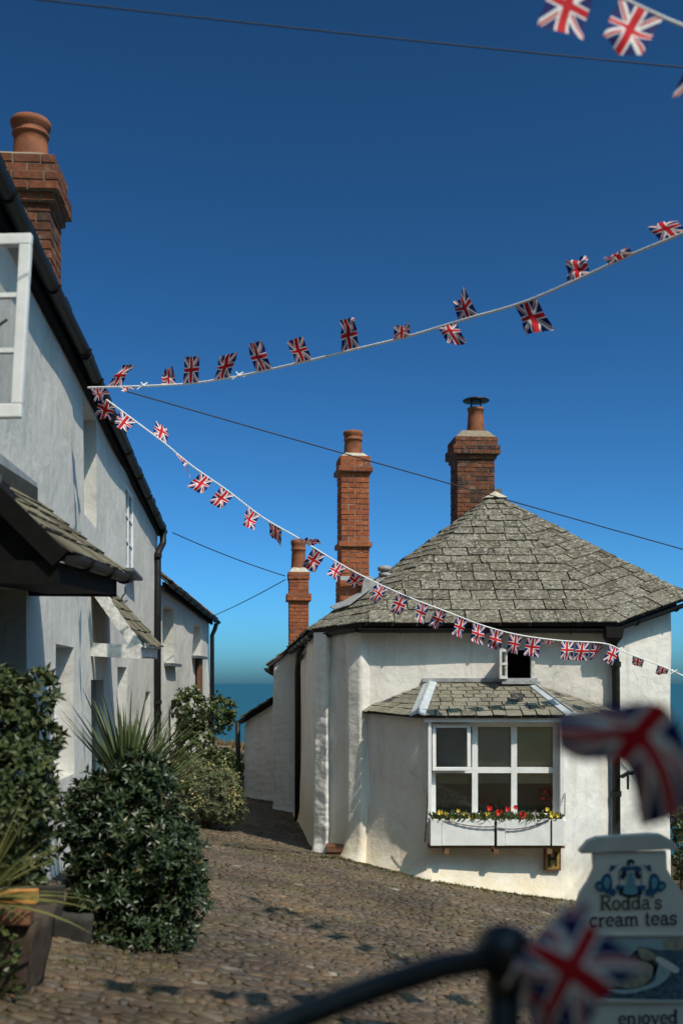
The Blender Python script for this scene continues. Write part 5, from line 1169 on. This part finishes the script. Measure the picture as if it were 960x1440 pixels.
# out-of-focus flags tied to the railing beside the lens
nb = thing('bunting', P(735, 1350, 1.280), 'blurred flags tied to the railing beside the lens', 'bunting', 'strings of union flag bunting')
sp = [P(716, 1372, 1.296), P(745, 1335, 1.280), P(820, 1240, 1.264), P(905, 1120, 1.240), P(965, 1020, 1.216), P(1060, 900, 1.200)]
MB().tube(sp, 0.0014, 6).build('tape', 'cord', nb)
MB().tube([P(712, 1385, 1.304), P(725, 1360, 1.280), P(742, 1372, 1.288), P(735, 1420, 1.304)], 0.0032, 6).build('knot', 'cord', nb)
def cloth(parent, grid_px, seed, ripple=0.004):
    """hand-laid flag: rows of survey points from hoist to fly, splined"""
    rows = [[P(*q) for q in row] for row in grid_px]; V = []; UV = []; nu, nv = 14, 10
    def cr(p, t):
        n = len(p) - 1; x = min(t * n, n - 1e-6); i = int(x); u = x - i; a, b, c_, d = p[max(i - 1, 0)], p[i], p[i + 1], p[min(i + 2, n)]
        return 0.5 * ((2 * b) + (c_ - a) * u + (2 * a - 5 * b + 4 * c_ - d) * u * u + (3 * b - a - 3 * c_ + d) * u ** 3)
    for i in range(nu + 1):
        t = i / nu
        line = [cr([rw[j] for rw in rows], t) for j in range(len(rows[0]))]
        for j in range(nv + 1): w = j / nv; V.append(cr(line, w) + Vector((0, ripple * math.sin(9 * t + 5 * w + seed), 0))); UV.append((t, w))
    F = [(i * (nv + 1) + j, i * (nv + 1) + j + 1, (i + 1) * (nv + 1) + j + 1, (i + 1) * (nv + 1) + j) for i in range(nu) for j in range(nv)]
    return mesh_obj('flag', V, F, 'flag', parent, True, UV)
cloth(nb, [[(900, 1165, 1.26), (945, 1150, 1.24), (968, 1120, 1.23)], [(888, 1105, 1.23), (930, 1085, 1.21), (966, 1050, 1.21)], [(868, 1072, 1.21), (895, 1035, 1.19), (930, 990, 1.20)], [(815, 1070, 1.21), (835, 1034, 1.20), (862, 992, 1.20)], [(782, 1052, 1.24), (780, 1030, 1.23), (785, 1006, 1.23)]], 1)
cloth(nb, [[(722, 1352, 1.280), (742, 1328, 1.280), (762, 1305, 1.280)], [(755, 1400, 1.264), (780, 1352, 1.240), (808, 1290, 1.256)], [(790, 1440, 1.248), (822, 1376, 1.224), (858, 1322, 1.240)], [(815, 1460, 1.240), (852, 1400, 1.224), (912, 1360, 1.248)]], 2)
cloth(nb, [[(748, 1340, 1.288), (770, 1326, 1.288), (790, 1310, 1.280)], [(760, 1310, 1.296), (795, 1302, 1.296), (818, 1300, 1.288)], [(790, 1280, 1.304), (815, 1272, 1.304), (832, 1268, 1.296)]], 3)
cloth(nb, [[(735, 1345, 1.304), (755, 1355, 1.304), (775, 1360, 1.296)], [(738, 1400, 1.296), (765, 1410, 1.296), (792, 1400, 1.296)], [(745, 1450, 1.296), (775, 1455, 1.288), (800, 1445, 1.288)]], 4)

# ================================================================== overhead wires
def wire(label, pts, r, sag=0.0):
    pts = [P(*q) for q in pts]; a, b = pts[0], pts[-1]; n = 24
    if len(pts) == 2: line = [a.lerp(b, k / n) - Vector((0, 0, sag * (1 - (2 * k / n - 1) ** 2))) for k in range(n + 1)]
    else: line = pts
    tag(MB().tube(line, r, 5).build('overhead_wire', 'wire', None), label, 'wire', 'overhead wires')
wire('dark overhead wire slanting across the top of the sky', [(-400, -54, 4.52), (1700, 156, 6.7)], 0.0038, 0.05)
wire('thin wire from the left house past the tall chimneys', [(170, 548, 10.4), (1800, 1002, 15.4)], 0.0065, 0.04)
wire('short wire from the left gutter to the slim chimney', [(243, 749, 19.8), (401, 810, 21.9)], 0.010, 0.04)
wire('short wire rising from the lower left house to the slim chimney', [(300, 866, 27.0), (401, 815, 21.9)], 0.010, 0.03)

# ================================================================== handrail
hr = thing('handrail', (0.204, 1.344, gz(0.204, 1.344)), 'dark iron handrail and post, blurred at the bottom edge', 'railing')
MB().tube([P(250, 1500, 1.120), P(400, 1438, 1.176), P(520, 1392, 1.232), P(620, 1360, 1.280), P(700, 1346, 1.328)], 0.0168, 16).build('rail', 'iron', hr, True)
pp = P(708, 1340, 1.344)
MB().tube([Vector((pp.x, pp.y, gz(pp.x, pp.y) - 0.05)), pp + Vector((0, 0, -0.02))], 0.022, 16).build('post', 'iron', hr, True)
MB().lathe(pp + Vector((0, 0, -0.03)), [(0.024, -0.02), (0.026, -0.008), (0.022, 0.0), (0.030, 0.008), (0.036, 0.02), (0.038, 0.034), (0.034, 0.05), (0.022, 0.062), (0.001, 0.068)], 18).build('finial', 'iron', hr, True)
p2 = P(250, 1500, 1.120); MB().tube([Vector((p2.x, p2.y, gz(p2.x, p2.y) - 0.05)), p2], 0.0168, 14).build('post', 'iron', hr, True)

# ================================================================== churn-shaped advertising board
SD = 4.7; SC = FPX / SD
sg = thing('advertising_sign', (P(885, 1500, SD).x, SD, gz(1.27, SD)), 'churn-shaped Rodda\'s cream teas board at the lower right', 'sign')
def S2(x, y, o=0.0): p = P(x, y, SD); return Vector((p.x, p.y - o, p.z))
body = [(833, 1200), (834, 1222), (826, 1240), (815, 1256), (810, 1275), (810, 1660), (962, 1660), (962, 1272), (958, 1254), (946, 1238), (937, 1222), (936, 1197)]
MB().prism([S2(*q) for q in reversed(body)], (0, 0.03, 0)).build('board', 'signwhite', sg)
lid = [(814, 1196), (816, 1200), (836, 1199), (936, 1194), (950, 1196), (952, 1192), (943, 1181), (928, 1173), (912, 1172), (838, 1177), (826, 1182)]
bevel(MB().prism([S2(q[0], q[1], 0.012) for q in reversed(lid[::-1])], (0, 0.05, 0)).build('lid', 'signlid', sg), 0.004)
for o_ in sg.children: fix_normals(o_)
def flat(poly, o, mat, name='print', sharp=False):
    n = 16 if not sharp else 0; pts = [Vector(p) for p in poly]
    if not sharp:
        out = []
        for i in range(len(pts)):
            a, b, c_, d = (pts[(i + k) % len(pts)] for k in (-1, 0, 1, 2))
            for k in range(5): t = k / 5; out.append(0.5 * ((2 * b) + (c_ - a) * t + (2 * a - 5 * b + 4 * c_ - d) * t * t + (3 * b - a - 3 * c_ + d) * t ** 3))
        pts = out
    bm = bmesh.new(); f_ = bm.faces.new([bm.verts.new(S2(p.x, p.y, o)) for p in pts]); bmesh.ops.triangulate(bm, faces=[f_]); me = bpy.data.meshes.new(name); bm.to_mesh(me); bm.free(); me.materials.append(M[mat])
    ob = bpy.data.objects.new(name, me); C.objects.link(ob); adopt(ob, sg); return ob
# emblem: milkmaid with yoke, birds and scrolls
emb = []
flat([(883, 1228), (880, 1240), (875, 1254), (878, 1257), (888, 1258), (894, 1256), (896, 1252), (891, 1240), (888, 1228)], 0.005, 'ink_teal')
flat([(873, 1248), (869, 1256), (876, 1260), (886, 1262), (896, 1260), (902, 1256), (898, 1248), (890, 1256), (880, 1256)], 0.004, 'ink_dark')
flat([(866, 1245), (866, 1251), (874, 1253), (878, 1246)], 0.003, 'ink_blue'); flat([(906, 1245), (906, 1251), (898, 1253), (894, 1246)], 0.003, 'ink_blue')
flat([(871, 1222), (876, 1218), (886, 1219), (895, 1217), (901, 1222), (896, 1226), (886, 1223), (876, 1226)], 0.005, 'ink_blue')
flat([(877, 1223), (871, 1232), (875, 1236), (880, 1230)], 0.006, 'ink_dark'); flat([(894, 1223), (900, 1232), (896, 1236), (891, 1230)], 0.006, 'ink_dark')
flat([(880, 1213), (882, 1209), (887, 1208), (891, 1211), (890, 1216), (886, 1219), (881, 1217)], 0.005, 'ink_dark'); flat([(884, 1214), (887, 1213), (889, 1216), (887, 1219), (884, 1218)], 0.007, 'ink_cup')
for sx in (1, -1):
    X = lambda v: 885.5 + sx * v
    flat([(X(15), 1214), (X(20), 1218), (X(24), 1223), (X(30), 1226), (X(27), 1221), (X(28), 1216), (X(22), 1217)], 0.005, 'ink_blue')
    flat([(X(26), 1238), (X(29), 1229), (X(36), 1229), (X(41), 1236), (X(41), 1247), (X(36), 1255), (X(30), 1257), (X(26), 1250)], 0.004, 'ink_blue')
    flat([(X(29), 1239), (X(32), 1233), (X(37), 1236), (X(37), 1244), (X(32), 1250)], 0.006, 'ink_teal')
    flat([(X(38), 1240), (X(46), 1239), (X(50), 1244), (X(47), 1251), (X(40), 1254), (X(36), 1249)], 0.005, 'ink_blue'); flat([(X(41), 1244), (X(46), 1243), (X(46), 1248), (X(42), 1250)], 0.007, 'ink_teal')
    flat([(X(20), 1254), (X(25), 1249), (X(30), 1257), (X(24), 1260)], 0.006, 'ink_blue')
    flat([(X(15.2), 1222), (X(16.2), 1222), (X(16.2), 1246), (X(15.2), 1246)], 0.003, 'ink_dark', sharp=True)
# slab-serif lettering drawn as strokes: (polyline, width) in a 0..1 x-height box
def arc(cx, cy, rx, ry, a0, a1, n=14): return [(cx + rx * math.cos(R(a0 + (a1 - a0) * k / n)), cy + ry * math.sin(R(a0 + (a1 - a0) * k / n))) for k in range(n + 1)]
TK, TN = 0.24, 0.13
GL = {
 'R': (1.12, [([(0.2, 0), (0.2, 1.5)], TK), ([(0.2, 1.42), (0.6, 1.42)] + arc(0.6, 1.09, 0.30, 0.33, 90, -90) + [(0.2, 0.76)], 0.19), ([(0.52, 0.74), (0.94, 0.06)], TK), ([(0.0, 0.06), (0.46, 0.06)], TN), ([(0.0, 1.44), (0.4, 1.44)], TN), ([(0.84, 0.06), (1.12, 0.06)], TN)]),
 'o': (0.92, [(arc(0.45, 0.5, 0.34, 0.43, 0, 360, 24), 0.20)]),
 'd': (1.0, [(arc(0.42, 0.48, 0.32, 0.41, 0, 360, 24), 0.19), ([(0.76, 0), (0.76, 1.48)], TK), ([(0.56, 1.42), (0.8, 1.42)], TN), ([(0.76, 0.06), (1.0, 0.06)], TN), ([(0.58, 1.16), (0.96, 1.24)], 0.09)]),
 'e': (0.90, [(arc(0.45, 0.5, 0.34, 0.43, 0, 315, 20), 0.18), ([(0.13, 0.53), (0.79, 0.53)], 0.11)]),
 'a': (0.94, [([(0.14, 0.80)] + arc(0.40, 0.66, 0.26, 0.28, 150, 0) + [(0.67, 0.12), (0.78, 0.06), (0.94, 0.08)], 0.19), (arc(0.40, 0.29, 0.28, 0.25, 0, 360, 20), 0.16)]),
 "'": (0.34, [([(0.2, 1.5), (0.2, 1.3), (0.1, 1.1)], 0.19)]),
 's': (0.78, [([(0.66, 0.74)] + arc(0.38, 0.71, 0.25, 0.22, 20, 230) + [(0.52, 0.45)] + arc(0.38, 0.27, 0.27, 0.22, 50, -160), 0.18), ([(0.66, 0.66), (0.66, 0.95)], 0.09), ([(0.10, 0.05), (0.10, 0.34)], 0.09)]),
 'c': (0.84, [(arc(0.46, 0.5, 0.35, 0.43, 42, 318, 18), 0.19), ([(0.70, 0.70), (0.72, 0.74)], 0.24)]),
 'r': (0.74, [([(0.22, 0), (0.22, 0.94)], 0.2), ([(0.24, 0.6), (0.36, 0.84), (0.52, 0.9), (0.66, 0.80)], 0.18), ([(0.02, 0.05), (0.46, 0.05)], 0.1), ([(0.04, 0.9), (0.24, 0.9)], 0.1)]),
 'm': (1.5, [([(0.22, 0), (0.22, 0.94)], 0.2), ([(0.22, 0.6)] + arc(0.47, 0.64, 0.23, 0.26, 160, 0) + [(0.72, 0)], 0.18), ([(0.74, 0.6)] + arc(0.99, 0.64, 0.23, 0.26, 160, 0) + [(1.24, 0)], 0.18), ([(0.02, 0.05), (0.42, 0.05)], 0.1), ([(0.54, 0.05), (0.9, 0.05)], 0.1), ([(1.06, 0.05), (1.44, 0.05)], 0.1), ([(0.04, 0.9), (0.24, 0.9)], 0.1)]),
 'n': (1.04, [([(0.22, 0), (0.22, 0.94)], 0.2), ([(0.22, 0.58)] + arc(0.50, 0.62, 0.27, 0.28, 160, 0) + [(0.78, 0)], 0.18), ([(0.02, 0.05), (0.42, 0.05)], 0.1), ([(0.6, 0.05), (0.98, 0.05)], 0.1), ([(0.04, 0.9), (0.24, 0.9)], 0.1)]),
 't': (0.64, [([(0.28, 1.26), (0.28, 0.25)] + arc(0.44, 0.24, 0.16, 0.19, 180, 310), 0.19), ([(0.04, 0.89), (0.56, 0.89)], 0.11)]),
 'j': (0.52, [([(0.30, 0.92), (0.30, -0.2)] + arc(0.1, -0.2, 0.20, 0.18, 0, -110), 0.19), ([(0.10, 0.9), (0.32, 0.9)], 0.1), ([(0.28, 1.25), (0.32, 1.25)], 0.22)]),
 'y': (0.98, [([(0.16, 0.9), (0.50, 0.08)], 0.2), ([(0.84, 0.9), (0.46, -0.12), (0.30, -0.36), (0.10, -0.34)], 0.13), ([(0.0, 0.9), (0.36, 0.9)], 0.1), ([(0.66, 0.9), (0.98, 0.9)], 0.1)]),
 ' ': (0.5, []) }
def word(text, x0, x1, base_y, rise, mat, name, o):
    tot = sum(GL[c][0] for c in text); k = (x1 - x0) / tot; x = x0; mb = MB(); z = 0
    for ch in text:
        w, st = GL[ch]
        for line, t in st:
            pts = [Vector((x + px_ * k, base_y - rise * (x + px_ * k - x0) / (x1 - x0) - py_ * k, 0)) for px_, py_ in line]; t = t * k / 2; z = (z + 1) % 9
            for i, p in enumerate(pts):
                d = (pts[min(i + 1, len(pts) - 1)] - pts[max(i - 1, 0)]).normalized(); n = Vector((-d.y, d.x, 0)) * t
                mb.v += [S2(p.x + n.x, p.y + n.y, o + z * 0.0002), S2(p.x - n.x, p.y - n.y, o + z * 0.0002)]
                if i: b = len(mb.v); mb.f.append((b - 4, b - 3, b - 1, b - 2))
        x += w * k
    return mb.build(name, mat, sg)
word("Rodda's", 843, 930, 1280, 2.0, 'ink_brown', 'lettering', 0.004)
word('cream teas', 828, 951, 1303.5, 3.5, 'ink_navy', 'lettering', 0.004)
word('enjoyed', 868, 952, 1441, 2.0, 'ink_navy', 'lettering', 0.004)
# printed picture of the cream tea
flat([(812, 1318), (960, 1319), (960, 1407), (812, 1403)], 0.002, 'ink_cup', sharp=True)
flat([(900, 1330), (925, 1336), (960, 1335), (960, 1406), (815, 1402), (815, 1390), (870, 1394), (908, 1386), (925, 1362)], 0.003, 'ink_cloth', sharp=True)
flat([(852, 1392), (880, 1397), (918, 1388), (938, 1374), (941, 1360), (928, 1352), (922, 1366), (918, 1380), (890, 1390)], 0.005, 'ink_cup'); flat([(922, 1352), (926, 1345), (952, 1360), (948, 1368)], 0.006, 'signwhite')
flat([(895, 1330), (912, 1336), (922, 1346), (912, 1350), (900, 1346)], 0.0045, 'ink_scone'); flat([(870, 1350), (905, 1352), (918, 1362), (905, 1385), (870, 1388), (850, 1370)], 0.004, 'ink_scone')
flat([(934, 1322), (950, 1320), (960, 1322), (960, 1334), (944, 1336), (934, 1330)], 0.0045, 'ink_scone')
MB().hexa([S2(x, y, o) for y in (1316.5, 1313.5) for x, o in ((812, 0.008), (961, 0.008), (961, -0.001), (812, -0.001))]).build('moulding', 'signlid', sg)
MB().hexa([S2(x, y, o) for y in (1410, 1406) for x, o in ((812, 0.010), (961, 0.010), (961, -0.001), (812, -0.001))]).build('moulding', 'signlid', sg)
